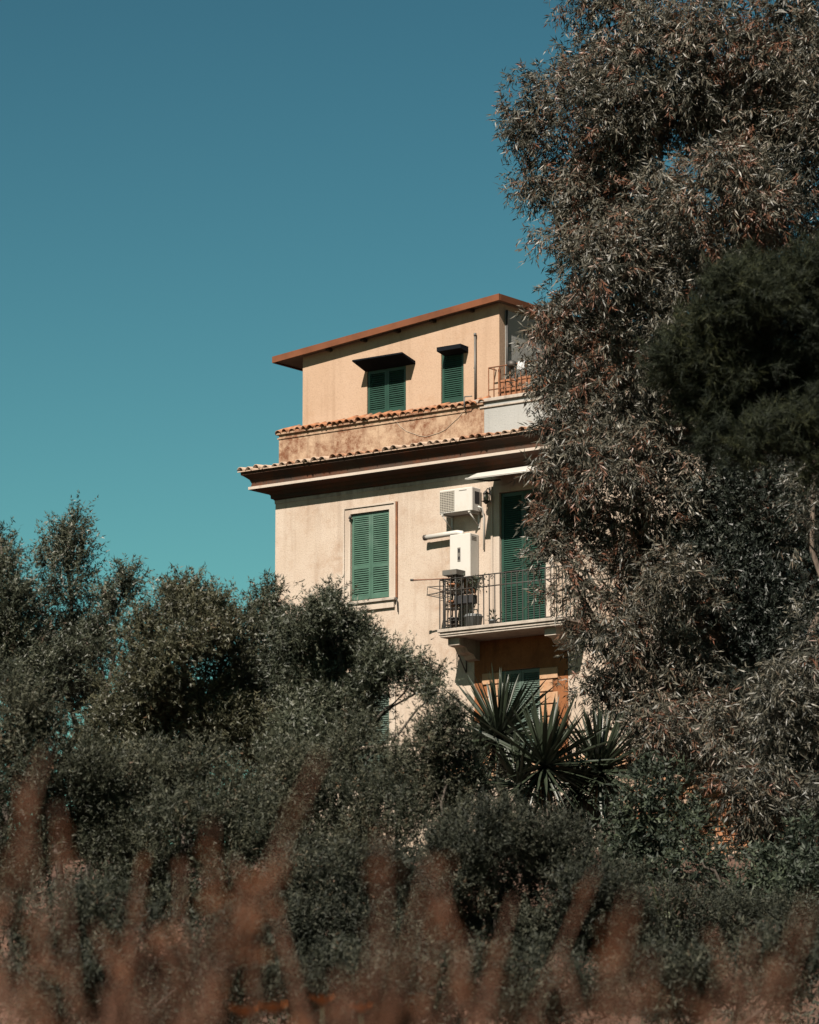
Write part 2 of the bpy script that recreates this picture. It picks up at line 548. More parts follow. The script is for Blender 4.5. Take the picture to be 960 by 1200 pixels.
t_a = barrel(0.085, 0.068, 0.60, 'tile', 'tile')
t_b = barrel(0.085, 0.068, 0.60, 'tile_b', 'tile')
x = -0.50
while x < U1 + 0.5:
    o = link('tile', t_a if rng.random() < 0.3 else t_b, cornice,
             (x, -0.575 + rng.normal(0, 0.022), 16.235 + rng.normal(0, 0.010)),
             (math.radians(8) + rng.normal(0, 0.03), rng.normal(0, 0.10), rng.normal(0, 0.08)))
    x += 0.215 + rng.normal(0, 0.016)
pan = MB()
pan.add([(-0.56, -0.56, 16.225), (U1 + 0.56, -0.56, 16.225), (U1 + 0.56, 0.02, 16.31), (-0.56, 0.02, 16.31),
         (-0.56, -0.56, 16.245), (U1 + 0.56, -0.56, 16.245), (U1 + 0.56, 0.02, 16.33), (-0.56, 0.02, 16.33)],
        [(0, 3, 2, 1), (4, 5, 6, 7), (0, 1, 5, 4), (1, 2, 6, 5), (2, 3, 7, 6), (3, 0, 4, 7)])
pan.build('tile_bed', 'tile_b', cornice)

# parapet and terrace
U_W = 5.28
par = B('parapet', 'parapet', house, (0.08, U_W, 0.0, 0.28, 16.28, 17.02))
B('painted_parapet', 'white_wall', house, (U_W, U1 - 0.08, 0.004, 0.28, 16.28, 17.06))
B('coping', 'stone', house, (U_W - 0.25, U1 - 0.05, -0.05, 0.32, 17.065, 17.135), (U_W - 0.1, U1 - 0.06, -0.025, 0.30, 16.945, 16.985), bev=0.008)
B('side_parapet', 'parapet', house, (0.08, 0.34, 0.285, DEP - 0.1, 16.28, 17.0))
B('side_parapet', 'parapet', house, (U1 - 0.36, U1 - 0.08, 0.285, DEP - 0.1, 16.28, 17.0))
m = MB()
m.box(0.02, U_W + 0.0, -0.045, 0.30, 17.023, 17.058)
m.box(0.05, U_W - 0.3, -0.02, 0.28, 16.93, 16.955)
m.build('ledge', 'parapet', par)
rt_a = barrel(0.075, 0.062, 0.36, 'ridge', 'tile')
rt_b = barrel(0.075, 0.062, 0.36, 'tile', 'tile')
x = 0.10
while x < U_W + 0.05:
    link('tile', rt_a if rng.random() < 0.6 else rt_b, par, (x, -0.06 + rng.normal(0, 0.022), 17.052 + rng.normal(0, 0.012)),
         (math.radians(20) + rng.normal(0, 0.05), rng.normal(0, 0.14), rng.normal(0, 0.12)))
    x += 0.160 + rng.normal(0, 0.018)
B('tile_bed', 'ridge', par, (0.03, U_W + 0.02, -0.03, 0.30, 17.060, 17.085))

# rooftop storey
PX0, PX1, PY = 0.50, 5.48, 0.25


def roof_z(u):
    return 18.705 + 0.0923 * (u + 0.14)


pent_holes = [(2.17, 3.16, 17.20, 18.16), (4.04, 4.60, 17.22, 18.30)]
m = wall_with_holes('rooftop_wall', 'pent', PX0, PX1, 16.3, 18.40, pent_holes, y=PY, rec=0.12)
zt0, zt1 = roof_z(PX0) - 0.10, roof_z(PX1) - 0.10
m.add([(PX0, PY, 18.40), (PX1, PY, 18.40), (PX1, PY, zt1), (PX0, PY, zt0)], [(0, 1, 2, 3)])
m.add([(PX1, PY, 16.3), (PX1, 6.0, 16.3), (PX1, 6.0, zt1), (PX1, PY, zt1)], [(0, 1, 2, 3)])
m.add([(PX0, PY, 16.3), (PX0, PY, zt0), (PX0, 6.0, zt0), (PX0, 6.0, 16.3)], [(0, 1, 2, 3)])
m.add([(PX0, 6.0, 16.3), (PX0, 6.0, zt0), (PX1, 6.0, zt1), (PX1, 6.0, 16.3)], [(0, 1, 2, 3)])
m.build('rooftop_wall', 'pent', house)
# grey rendered bay set into the end wall, leaving an ochre strip at the corner
B('end_wall_panel', 'white_wall', house, (PX1 - 0.2, PX1 + 0.012, PY + 0.20, 5.6, 16.32, 19.0))
RX0, RX1, RY0, RY1 = -0.14, 5.63, 0.03, 6.3
m = MB()
zl, zr = roof_z(RX0), roof_z(RX1)
m.add([(RX0 + .02, RY0 + .02, zl - 0.095), (RX1 - .02, RY0 + .02, zr - 0.095), (RX1 - .02, RY1, zr - 0.095), (RX0 + .02, RY1, zl - 0.095),
       (RX0 + .02, RY0 + .02, zl - 0.012), (RX1 - .02, RY0 + .02, zr - 0.012), (RX1 - .02, RY1, zr - 0.012), (RX0 + .02, RY1, zl - 0.012)],
      [(0, 3, 2, 1), (4, 5, 6, 7), (0, 1, 5, 4), (1, 2, 6, 5), (2, 3, 7, 6), (3, 0, 4, 7)])
roof = m.build('roof', 'soffit', house)
m = MB()
def sloped(mm, x0, x1, y0, y1, lo, hi):
    a, b = roof_z(x0), roof_z(x1)
    mm.add([(x0, y0, a + lo), (x1, y0, b + lo), (x1, y1, b + lo), (x0, y1, a + lo), (x0, y0, a + hi), (x1, y0, b + hi), (x1, y1, b + hi), (x0, y1, a + hi)],
           [(0, 3, 2, 1), (4, 5, 6, 7), (0, 1, 5, 4), (1, 2, 6, 5), (2, 3, 7, 6), (3, 0, 4, 7)])
sloped(m, RX0, RX1, RY0, RY0 + 0.035, -0.125, 0.008)
m.build('front_fascia', 'fascia', roof)
m = MB()
sloped(m, RX1 - 0.035, RX1 + 0.004, RY0 + 0.037, RY1, -0.125, 0.006)
m.build('end_fascia', 'fascia', roof)
m = MB()
sloped(m, RX0 - 0.004, RX0 + 0.035, RY0 + 0.037, RY1, -0.125, 0.006)
m.build('end_fascia', 'fascia', roof)
for k, u in enumerate((1.25, 2.15, 3.0, 3.9, 4.85)):
    m = MB()
    sloped(m, u - 0.03, u + 0.03, RY0 + 0.05, PY - 0.002, -0.16, -0.096)
    m.build('rafter', 'bark_dark', roof)


# shutters and windows
def shutter(parent, x0, x1, z0, z1, y, mat, mids=(), stile=0.055, pitch=0.042, name='shutter'):
    """one louvred leaf: stiles, rails and slanted slats, its outer face at local y"""
    m = MB()
    t = 0.035
    m.box(x0, x0 + stile, y, y + t, z0, z1)
    m.box(x1 - stile, x1, y, y + t, z0, z1)
    rails = [(z0, z0 + 0.085), (z1 - 0.075, z1)] + [(q - 0.04, q + 0.04) for q in mids]
    for a, b in rails:
        m.box(x0 + stile, x1 - stile, y + 0.002, y + t - 0.002, a, b)
    edges = sorted(rails)
    for (a0, a1), (b0, b1) in zip(edges[:-1], edges[1:]):
        n = max(1, int((b0 - a1) / pitch))
        p = (b0 - a1) / n
        for i in range(n):
            zc = a1 + (i + 0.5) * p
            zj = rng.normal(0, 0.0015)
            m.add([(x0 + stile, y + 0.003, zc - 0.017 + zj), (x1 - stile, y + 0.003, zc - 0.017 + zj), (x1 - stile, y + 0.032, zc + 0.017), (x0 + stile, y + 0.032, zc + 0.017),
                   (x0 + stile, y + 0.003, zc - 0.010 + zj), (x1 - stile, y + 0.003, zc - 0.010 + zj), (x1 - stile, y + 0.032, zc + 0.024), (x0 + stile, y + 0.032, zc + 0.024)],
                  [(0, 3, 2, 1), (4, 5, 6, 7), (0, 1, 5, 4), (2, 3, 7, 6)])
    return m.build(name, mat, parent)


def window(parent, x0, x1, z0, z1, y, mat, mids, gap=0.006, leaves=2):
    """dark recess sheet (the closed window) with its shutter leaves"""
    w = B('window', 'dark', parent, (x0 + 0.004, x1 - 0.004, y + 0.07, y + 0.09, z0 + 0.004, z1 - 0.004))
    wd = (x1 - x0 - 0.012) / leaves
    for k in range(leaves):
        a = x0 + 0.006 + k * wd
        shutter(w, a + gap / 2, a + wd - gap / 2, z0 + 0.012, z1 - 0.012, y + rng.normal(0.0, 0.003), mat, mids)
    return w


# upper front window with moulded surround and sill
w1 = window(house, 1.97, 2.95, 13.38, 15.16, 0.015, 'shut', (14.06,))
B('surround', 'trim', w1, (1.835, 1.968, -0.035, 0.02, 13.36, 15.27), (2.952, 3.085, -0.035, 0.02, 13.36, 15.27), (1.969, 2.951, -0.035, 0.02, 15.162, 15.27))
B('surround_edge', 'trim', w1, (1.795, 1.834, -0.06, 0.02, 13.33, 15.30), (3.086, 3.125, -0.06, 0.02, 13.33, 15.30), (1.835, 3.085, -0.06, 0.02, 15.272, 15.31))
B('sill', 'stone', w1, (1.80, 3.12, -0.10, 0.03, 13.30, 13.358), bev=0.008)
B('apron', 'trim', w1, (1.84, 3.08, -0.055, 0.02, 13.16, 13.298))
m = MB()
m.box(3.127, 3.150, -0.052, 0.01, 13.35, 15.30)
m.build('rust_stain', 'rust', w1)
m = MB()
m.tube([(3.17, -0.03, 13.05), (3.17, -0.06, 13.30), (3.13, -0.05, 13.36)], 0.012, 5)
m.tube([(2.0, -0.06, 15.12), (1.97, -0.07, 15.06)], 0.03, 5)
m.build('shutter_catch', 'iron', w1)

# balcony door
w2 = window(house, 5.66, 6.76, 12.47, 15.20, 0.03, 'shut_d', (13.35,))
B('surround', 'trim', w2, (5.51, 5.658, -0.03, 0.02, 12.47, 15.20), (6.762, 6.91, -0.03, 0.02, 12.47, 15.20), (5.51, 6.91, -0.03, 0.02, 15.202, 15.34))
B('surround_edge', 'trim', w2, (5.465, 5.509, -0.05, 0.02, 12.47, 15.34), (6.911, 6.955, -0.05, 0.02, 12.47, 15.34))

# lower floor windows
w3 = window(house, 1.97, 2.95, 9.55, 11.45, 0.03, 'shut_g', (10.2,))
B('surround', 'trim', w3, (1.82, 1.968, -0.03, 0.02, 9.5, 11.58), (2.952, 3.10, -0.03, 0.02, 9.5, 11.58), (1.969, 2.951, -0.03, 0.02, 11.452, 11.58))
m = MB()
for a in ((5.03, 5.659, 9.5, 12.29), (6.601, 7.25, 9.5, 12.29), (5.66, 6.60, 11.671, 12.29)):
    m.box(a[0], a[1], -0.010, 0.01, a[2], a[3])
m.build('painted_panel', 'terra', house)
w4 = window(house, 5.66, 6.60, 9.55, 11.67, 0.03, 'shut_g', (10.3,))
zq = 9.5
k = 0
while zq < 11.6:
    h = min(0.24, 11.69 - zq)
    ext = 0.30 if k % 2 else 0.42
    for sgn, xe in ((-1, 5.655), (1, 6.605)):
        x0, x1 = (xe - ext, xe) if sgn < 0 else (xe, xe + ext)
        B('block', 'quoin', w4, (x0, x1, -0.045, 0.02, zq, zq + h - 0.022), bev=0.008)
    zq += h
    k += 1

# string courses low on the front
B('string_course', 'trim', house, (-0.04, U1 + 0.04, -0.05, -0.001, 10.36, 10.42), bev=0.008)
B('string_course', 'quoin', house, (-0.05, U1 + 0.05, -0.08, -0.001, 9.70, 9.86), (-0.03, U1 + 0.03, -0.05, -0.001, 9.60, 9.69), bev=0.01)

# rooftop windows and their hoods
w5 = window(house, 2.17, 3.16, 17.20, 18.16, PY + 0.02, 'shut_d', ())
m = MB()
m.prism([(-0.20, 18.275), (-0.20, 18.305), (PY - 0.001, 18.20), (PY - 0.001, 18.135)], 'x', 2.13, 3.40)
m.build('hood', 'hood', w5)
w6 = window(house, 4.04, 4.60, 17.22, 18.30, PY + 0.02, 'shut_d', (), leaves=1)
m = MB()
m.prism([(-0.02, 18.25), (-0.02, 18.335), (PY - 0.001, 18.32), (PY - 0.001, 18.20)], 'x', 4.13, 4.72)
m.build('hood', 'hood', w6)

# drain pipe and small pipes on the rooftop storey
m = MB()
m.tube([(4.92, PY - 0.05, 17.15), (4.92, PY - 0.05, 18.50)], 0.022, 7)
m.tube([(4.92, PY - 0.05, 18.50), (4.92, PY - 0.05, 18.56)], 0.03, 7)
m.tube([(4.90, PY, 17.85), (4.90, PY - 0.06, 17.85)], 0.014, 5)
m.build('vent_pipe', 'grey_iron', house)
m = MB()
m.tube([(4.86, -0.09, 16.98), (4.86, -0.09, 17.22)], 0.016, 6)
m.tube([(4.86, -0.09, 17.22), (5.05, -0.09, 17.21)], 0.012, 6)
m.build('bent_pipe', 'grey_iron', house)
m = MB()
m.tube([(PX1 + 0.035, PY + 0.22, 17.15), (PX1 + 0.035, PY + 0.22, 19.0)], 0.022, 7)
m.build('downpipe', 'iron', house)
cab = [(3.05 + 0.16 * i, -0.007, 17.0 - 0.44 * math.sin(PI * min(1, i / 11)) ** 0.8 - 0.01 * (i % 3)) for i in range(12)]
m = MB()
m.tube(cab, 0.006, 5)
m.build('loose_cable', 'cable', house)

# terrace railing above the painted parapet
tr = MB()
for z in (17.30, 17.75):
    tr.tube([(5.40, -0.01, z), (9.4, -0.01, z)], 0.014, 5)
tr.tube([(5.40, -0.01, 17.75), (5.40, 0.42, 17.75)], 0.014, 5)
rail_t = tr.build('terrace_railing', 'rust', house)
for u in np.arange(5.40, 9.4, 0.13):
    B('baluster', 'rust', rail_t, (u - 0.008, u + 0.008, -0.018, -0.002, 17.135, 17.75))
B('railing_post', 'rust', rail_t, (5.58, 5.62, 0.06, 0.10, 17.135, 17.72))

# balcony
BX0, BX1, BW = 4.76, 7.74, 0.88
bal = MB()
bal.bbox(BX0, BX1, -BW, -0.002, 12.395, 12.46, 0.008)
bal.bbox(BX0 + 0.04, BX1 - 0.04, -BW + 0.04, -0.002, 12.30, 12.393, 0.006)
bal.bbox(BX0 + 0.02, BX1 - 0.02, -BW + 0.02, -0.002, 12.34, 12.368, 0.006)
balcony = bal.build('balcony', 'stone', house)
for u in (5.03, 7.32):
    m = MB()
    m.prism([(-0.70, 12.298), (-0.70, 12.15), (-0.48, 12.13), (-0.40, 12.04), (-0.22, 12.01), (-0.14, 11.93), (-0.001, 11.91), (-0.001, 12.298)], 'x', u - 0.135, u + 0.135)
    m.build('corbel', 'stone', balcony)
RZ = 13.44
m = MB()
for z in (RZ, 13.21):
    m.tube([(BX0 + 0.04, -0.002, z), (BX0 + 0.04, -BW + 0.04, z), (BX1 - 0.04, -BW + 0.04, z), (BX1 - 0.04, -0.002, z)], 0.013, 5)
m.build('handrail', 'iron', balcony)
bm_ = MB()
bm_.box(-0.008, 0.008, -0.008, 0.008, 0, 0.97)
bme = bm_.mesh('baluster', 'iron')
us = np.linspace(BX0 + 0.04, BX1 - 0.04, 23)
for u in us:
    link('baluster', bme, balcony, (u, -BW + 0.04, 12.46))
for v in np.linspace(0.14, 0.72, 5):
    for u in (BX0 + 0.04, BX1 - 0.04):
        link('baluster', bme, balcony, (u, -v, 12.46))
# small scrolls between the two top rails
sc = MB()
sc.tube([(0.045 * math.cos(a) * (1 - a / 9), 0, 0.045 * math.sin(a) * (1 - a / 9)) for a in np.linspace(0, 6.5, 14)], 0.006, 4)
scm = sc.mesh('scroll', 'iron')
for a, b in list(zip(us[:-1], us[1:]))[3::2]:
    link('scroll', scm, balcony, ((a + b) / 2, -BW + 0.04, 13.37))
# iron stay under the left end of the balcony
m = MB()
m.tube([(4.84, -0.5, 12.30), (4.84, -0.02, 11.70)], 0.014, 5)
m.tube([(4.84, -0.02, 12.25), (4.84, -0.02, 11.70)], 0.012, 5)
m.build('stay_bar', 'iron', balcony)


# ------------------------------------------------------------------ things fixed to the house or standing on it
def on_house(name, label, cat, u, w, z, group=None):
    return thing(name, label, cat, hl(u, w, z), HROT, group)


# air conditioner (base = its underside at the wall side; local y = 0 at w = 0.20)
ac = on_house('air_conditioner', 'white air conditioner unit on brackets left of the balcony door', 'air conditioner', 4.83, 0.20, 14.85)
m = MB()
m.bbox(-0.40, 0.40, -0.15, 0.15, 0, 0.48, 0.015)
body = m.build('casing', 'white', ac)
B('grille_recess', 'grille', body, (-0.375, -0.03, -0.154, -0.149, 0.035, 0.445))
g = MB()
for z in np.linspace(0.05, 0.43, 12):
    g.box(-0.375, -0.03, -0.162, -0.155, z - 0.005, z + 0.005)
for xx in np.linspace(-0.37, -0.035, 9):
    g.box(xx - 0.004, xx + 0.004, -0.166, -0.1625, 0.035, 0.445)
g.build('grille', 'offwhite', body)
B('side_grip', 'dark', body, (0.398, 0.404, -0.06, 0.10, 0.16, 0.40))
B('logo_strip', 'grille', body, (0.08, 0.27, -0.153, -0.149, 0.42, 0.435))
for xx in (-0.33, 0.33):
    m = MB()
    m.box(xx - 0.02, xx + 0.02, -0.16, 0.19, -0.03, -0.002)
    m.tube([(xx, -0.14, -0.03), (xx, 0.18, -0.26)], 0.014, 5)
    m.box(xx - 0.02, xx + 0.02, 0.17, 0.195, -0.30, -0.002)
    m.build('bracket', 'white', ac)
m = MB()
m.tube([(0.42, 0.02, 0.10), (0.47, 0.08, 0.08), (0.46, 0.17, -0.1), (0.45, 0.18, -0.75)], 0.018, 6)
m.build('pipe', 'white', ac)

# gas boiler with flue
bo = on_house('water_heater', 'tall white boiler cabinet with flue pipe hanging above the balcony rail', 'boiler', 4.895, 0.15, 13.55)
m = MB()
m.bbox(-0.25, 0.25, -0.15, 0.145, 0, 0.87, 0.012)
cabn = m.build('cabinet', 'white', bo)
B('control_slot', 'grille', cabn, (-0.055, 0.015, -0.155, -0.149, 0.32, 0.60))
B('indicator', 'dark', cabn, (-0.045, 0.005, -0.158, -0.1555, 0.36, 0.42), (-0.045, 0.005, -0.158, -0.1555, 0.50, 0.57))
for zz in (0.74, 0.77, 0.80):
    B('vent_slot', 'grille', cabn, (0.249, 0.253, -0.10, 0.06, zz, zz + 0.012))
m = MB()
m.tube([(-0.05, 0.0, 0.865), (-0.06, 0.0, 0.915), (-0.16, 0.0, 0.935), (-0.92, 0.0, 0.915)], 0.052, 10)
fl = m.build('flue', 'white', bo)
m = MB()
m.tube([(-0.92, 0, 0.915), (-0.985, 0, 0.913)], 0.058, 10)
m.build('flue_terminal', 'iron', fl)
m = MB()
for xx in (-0.14, -0.04, 0.06, 0.16):
    m.tube([(xx, 0.06, 0), (xx, 0.07, -0.18), (xx + 0.02, 0.13, -0.35)], 0.012, 5)
m.build('water_pipe', 'rust', bo)

# awning over the door (local origin on the wall at the awning's left end)
aw = on_house('door_awning', 'white cloth awning over the balcony door under the cornice', 'awning', 5.53, 0.0, 15.34)
m = MB()
n = 8
top, bot = [], []
for i in range(n + 1):
    t = i / n
    y = -0.02 - 0.98 * t
    z = 0.22 - 0.10 * t - 0.12 * t ** 3
    top.append((y, z))
poly = top + [(y, z - 0.012) for y, z in reversed(top)]
m.prism(poly, 'x', 0, 2.1)
m.build('canopy', 'awning', aw)
m = MB()
m.prism([(0.0, -0.01), (0.10, -0.015), (2.1, -0.02), (2.1, 0.10), (0.30, 0.085), (0.16, 0.05)], 'y', -1.012, -1.002)
m.build('valance', 'awning', aw)
m = MB()
m.tube([(0.01, -1.0, 0.005), (2.09, -1.0, 0.005)], 0.02, 6)
m.build('front_bar', 'white', aw)
for xx in (0.15, 1.95):
    m = MB()
    m.tube([(xx, -0.98, 0.0), (xx + 0.05, -0.5, 0.02), (xx, -0.03, 0.12)], 0.018, 5)
    m.build('folding_arm', 'iron', aw)
B('housing', 'white', aw, (0.0, 2.1, -0.10, -0.002, 0.19, 0.29), bev=0.01)

# lantern
ln = on_house('wall_lantern', 'small black wall lantern beside the air conditioner', 'lantern', 5.44, 0.17, 14.98)
m = MB()
m.lathe([(0.02, 0.0), (0.035, 0.02), (0.055, 0.035), (0.085, 0.05), (0.085, 0.06), (0.02, 0.075)], 0, 0, 8)
m.lathe([(0.012, 0.22), (0.07, 0.20), (0.05, 0.23), (0.015, 0.27)], 0, 0, 8)
for k in range(4):
    a = k * PI / 2
    m.tube([(0.07 * math.cos(a), 0.07 * math.sin(a), 0.055), (0.06 * math.cos(a), 0.06 * math.sin(a), 0.21)], 0.006, 4)
m.build('cage', 'iron', ln)
m = MB()
m.lathe([(0.045, 0.075), (0.05, 0.14), (0.04, 0.20)], 0, 0, 8)
m.build('glass', 'offwhite', ln)
m = MB()
m.tube([(0, 0, 0.26), (0, 0.05, 0.32), (0, 0.165, 0.30)], 0.012, 5)
m.box(-0.04, 0.04, 0.15, 0.168, 0.22, 0.36)
m.build('bracket', 'iron', ln)

# plant stand with pots at the left end of the balcony
st = on_house('plant_stand', 'tall dark wire plant stand in the left corner of the balcony', 'plant stand', 4.98, 0.62, 12.462)
m = MB()
for xx in (-0.13, 0.13):
    for yy in (-0.13, 0.13):
        m.tube([(xx, yy, 0), (xx, yy, 1.02)], 0.012, 5)
m.build('frame', 'iron', st)
for zz in (0.10, 0.42, 0.74, 1.0):
    m = MB()
    m.box(-0.14, 0.14, -0.14, 0.14, zz - 0.012, zz)
    for yy in (-0.135, 0.135):
        m.tube([(-0.14, yy, zz + 0.07), (0.14, yy, zz + 0.07)], 0.008, 4)
    for xx in (-0.135, 0.135):
        m.tube([(xx, -0.14, zz + 0.07), (xx, 0.14, zz + 0.07)], 0.008, 4)
    m.build('shelf', 'iron', st)


def pot(label, u, w, z, r, h, mat='pot', leaves=0, lm='laurel', name='flower_pot', cat='flower pot', lean=0.0):
    t = on_house(name, label, cat, u, w, z)
    mm = MB()
    mm.lathe([(r * 0.68, 0), (r * 0.95, h * 0.8), (r * 1.08, h * 0.82), (r * 1.08, h), (r * 0.9, h), (r * 0.86, h * 0.86)], 0, 0, 12)
    mm.build('pot', mat, t)
    if leaves:
        n_ = leaves
        P = np.zeros((n_, 3))
        d = rng.normal(size=(n_, 3)) * (0.7, 0.7, 0.45) + (0, 0, 0.5)
        d /= np.linalg.norm(d, axis=1)[:, None]
        rr = rng.random(n_)[:, None] * r * 2.4
        P = np.array([lean, 0, h]) + d * rr
        leaf_obj('foliage', P, d, rng.normal(size=(n_, 3)), np.full(n_, 0.08), np.full(n_, 0.03), rng.random(n_), lm, t)
    return t


def leaf_obj(name, P, D, S, L, W, tint_, mat, parent=None, fold=0.25, droop=0.0, tri=False):
    """one mesh of pointed leaves: base P, direction D, side hint S, length L, width W"""
    n_ = len(P)
    D = D / (np.linalg.norm(D, axis=1)[:, None] + 1e-9)
    S = S - (S * D).sum(1)[:, None] * D
    S = S / (np.linalg.norm(S, axis=1)[:, None] + 1e-9)
    N = np.cross(D, S)
    L = L[:, None]
    W = W[:, None]
    mid = P + D * L * 0.42 + N * W * fold
    tip = P + D * L + np.array([0, 0, -1.0]) * L * droop
    q = 3 if tri else 4
    V = np.stack([P + S * W * 0.5, tip, P - S * W * 0.5] if tri else [P, mid + S * W * 0.5, tip, mid - S * W * 0.5], 1).reshape(-1, 3).astype(np.float32)
    me = bpy.data.meshes.new(name)
    me.vertices.add(n_ * q)
    me.vertices.foreach_set('co', V.ravel())
    me.loops.add(n_ * q)
    me.loops.foreach_set('vertex_index', np.arange(n_ * q, dtype=np.int32))
    me.polygons.add(n_)
    me.polygons.foreach_set('loop_start', np.arange(0, n_ * q, q, dtype=np.int32))
    me.polygons.foreach_set('loop_total', np.full(n_, q, dtype=np.int32))
    at_ = me.attributes.new('tint', 'FLOAT', 'POINT')
    at_.data.foreach_set('value', np.repeat(np.clip(tint_, 0, 1), q).astype(np.float32))
    me.materials.append(M[mat])
    me.update(calc_edges=True)
    return link(name, me, parent)


pot('terracotta flower pot with leafy plant on the upper stand shelf', 4.98, 0.62, 12.462 + 0.742, 0.10, 0.17, 'pot', 60)
pot('orange flower pot on the middle stand shelf behind the bars', 4.98, 0.62, 12.462 + 0.422, 0.10, 0.15, 'pot', 25)
pot('dark flower pot on the lowest stand shelf', 4.98, 0.62, 12.462 + 0.102, 0.10, 0.14, 'iron', 0)
pb = on_house('planter_box', 'dark rectangular planter box hung inside the balcony rail', 'planter', 5.32, 0.70, 12.93)
m = MB()
m.bbox(-0.22, 0.22, -0.09, 0.09, 0, 0.17, 0.01)
m.build('box', 'dark', pb)
for xx in (-0.15, 0.15):
    m = MB()
    m.tube([(xx, -0.08, 0.16), (xx, -0.14, 0.28), (xx, -0.15, 0.24)], 0.008, 4)
    m.build('hook', 'iron', pb)
tb = on_house('grey_tub', 'grey plastic tub with lid on the balcony floor', 'tub', 5.40, 0.55, 12.462)
m = MB()
m.lathe([(0.15, 0), (0.18, 0.22), (0.19, 0.225), (0.19, 0.245), (0.15, 0.25)], 0, 0, 16)
m.build('body', 'tub', tb)
m = MB()
m.lathe([(0.17, 0.25), (0.165, 0.275), (0.05, 0.29)], 0, 0, 16)
m.build('lid', 'tub', tb)
m = MB()
m.tube([(-0.10, 0, 0.28), (-0.09, 0, 0.37), (0.09, 0, 0.37), (0.10, 0, 0.28)], 0.012, 5)
m.build('handle', 'white', tb)
pot('small potted plant with thin stems behind the balcony bars', 5.86, 0.55, 12.462, 0.08, 0.13, 'tub', 40, lean=0.02)
# trailing creeper on the rail
cr = on_house('hanging_plant', 'dark trailing creeper hooked on the balcony rail', 'plant', 5.72, 0.84, 13.10)
nl = 110
P = np.stack([rng.normal(0, 0.13, nl), rng.normal(0, 0.03, nl), 0.34 - np.abs(rng.normal(0, 0.16, nl))], 1)
leaf_obj('foliage', P, rng.normal(size=(nl, 3)) + (0, 0, -0.6), rng.normal(size=(nl, 3)), np.full(nl, 0.07), np.full(nl, 0.028), rng.random(nl) * 0.7, 'laurel', cr)
m = MB()
m.tube([(-0.15, 0, 0.34), (0.02, -0.01, 0.30), (0.03, 0, 0.12), (0.05, 0, -0.02)], 0.007, 4)
m.build('stem', 'stem', cr)

# drying rack hung out over the left end of the rail
dr = on_house('drying_rack', 'wire clothes drying rack sticking out past the left balcony end', 'drying rack', 4.80, 0.45, 13.20)
m = MB()
m.tube([(-0.42, -0.25, 0.0), (-0.42, 0.25, 0.0), (0.30, 0.25, 0.06), (0.30, -0.25, 0.06), (-0.42, -0.25, 0.0)], 0.011, 5)
m.tube([(-0.40, -0.25, 0.16), (-0.40, 0.25, 0.16), (0.02, 0.25, 0.14), (0.02, -0.25, 0.14), (-0.40, -0.25, 0.16)], 0.009, 5)
for a, b in ((-0.41, -0.25), (-0.41, 0.25)):
    m.tube([(a, b, 0.0), (a + 0.01, b, 0.16)], 0.008, 4)
m.build('frame', 'grey_iron', dr)
m = MB()
for xx in np.linspace(-0.34, 0.24, 7):
    m.tube([(xx, -0.25, 0.005 + 0.08 * (xx + 0.42)), (xx, 0.25, 0.005 + 0.08 * (xx + 0.42))], 0.005, 4)
m.build('wires', 'grey_iron', dr)
pol = on_house('wooden_pole', 'short wooden pole jutting left from the balcony corner', 'pole', 4.80, 0.80, 13.46)
m = MB()
m.tube([(-0.62, -0.10, 0.03), (-0.2, -0.04, 0.012), (0.25, 0.02, 0.0)], [0.017, 0.013, 0.013], 6)
m.build('shaft', 'stalk', pol)
m = MB()
m.tube([(-0.66, -0.105, 0.034), (-0.60, -0.098, 0.03)], 0.026, 6)
m.build('knob', 'iron', pol)
bx = on_house('tool_crate', 'shallow pale crate resting on top of the plant stand', 'crate', 4.98, 0.62, 12.462 + 1.075)
m = MB()
m.box(-0.17, 0.17, -0.15, 0.15, 0, 0.015)
for a in ((-0.17, 0.17, -0.15, -0.138), (-0.17, 0.17, 0.138, 0.15), (-0.17, -0.158, -0.138, 0.138), (0.158, 0.17, -0.138, 0.138)):
    m.box(*a, 0.016, 0.10)
m.build('tray', 'grey_iron', bx)

# terrace things
tp = on_house('terrace_planter', 'long terracotta planter behind the rooftop terrace railing', 'planter', 6.05, -0.20, 17.137)
m = MB()
m.prism([(-0.13, 0), (-0.16, 0.30), (-0.175, 0.30), (-0.175, 0.34), (0.175, 0.34), (0.175, 0.30), (0.16, 0.30), (0.13, 0)], 'x', -0.40, 0.40)
m.build('trough', 'pot', tp)
tl = on_house('terrace_lamp', 'small black lamp clipped to the rooftop terrace railing', 'lamp', 5.98, 0.03, 17.70)
m = MB()
m.lathe([(0.03, 0.12), (0.085, 0.10), (0.10, 0.04), (0.09, 0.0), (0.04, -0.02)], 0, 0, 10)
m.build('shade', 'iron', tl)
m = MB()
m.tube([(0, 0, 0.0), (0, 0.02, -0.10), (0, 0.03, -0.14)], 0.035, 6)
m.build('clip', 'iron', tl)
tc_ = on_house('folded_cloth', 'pale cloth laid over the rooftop terrace rail', 'cloth', 6.22, 0.01, 17.77)
m = MB()
n = 6
vv, ff = [], []
for i in range(7):
    for k, (y, z) in enumerate([(-0.04, -0.16), (-0.045, -0.06), (-0.02, 0.005), (0.02, 0.008), (0.045, -0.05), (0.05, -0.13)]):
        vv.append((-0.10 + 0.03 * i, y + 0.012 * math.sin(i * 1.9 + k), z + 0.014 * math.sin(i * 1.3)))
for i in range(6):
    for k in range(5):
        ff.append((i * 6 + k, i * 6 + k + 1, i * 6 + k + 7, i * 6 + k + 6))
m.add(vv, ff, True)
m.build('fabric', 'cloth', tc_)
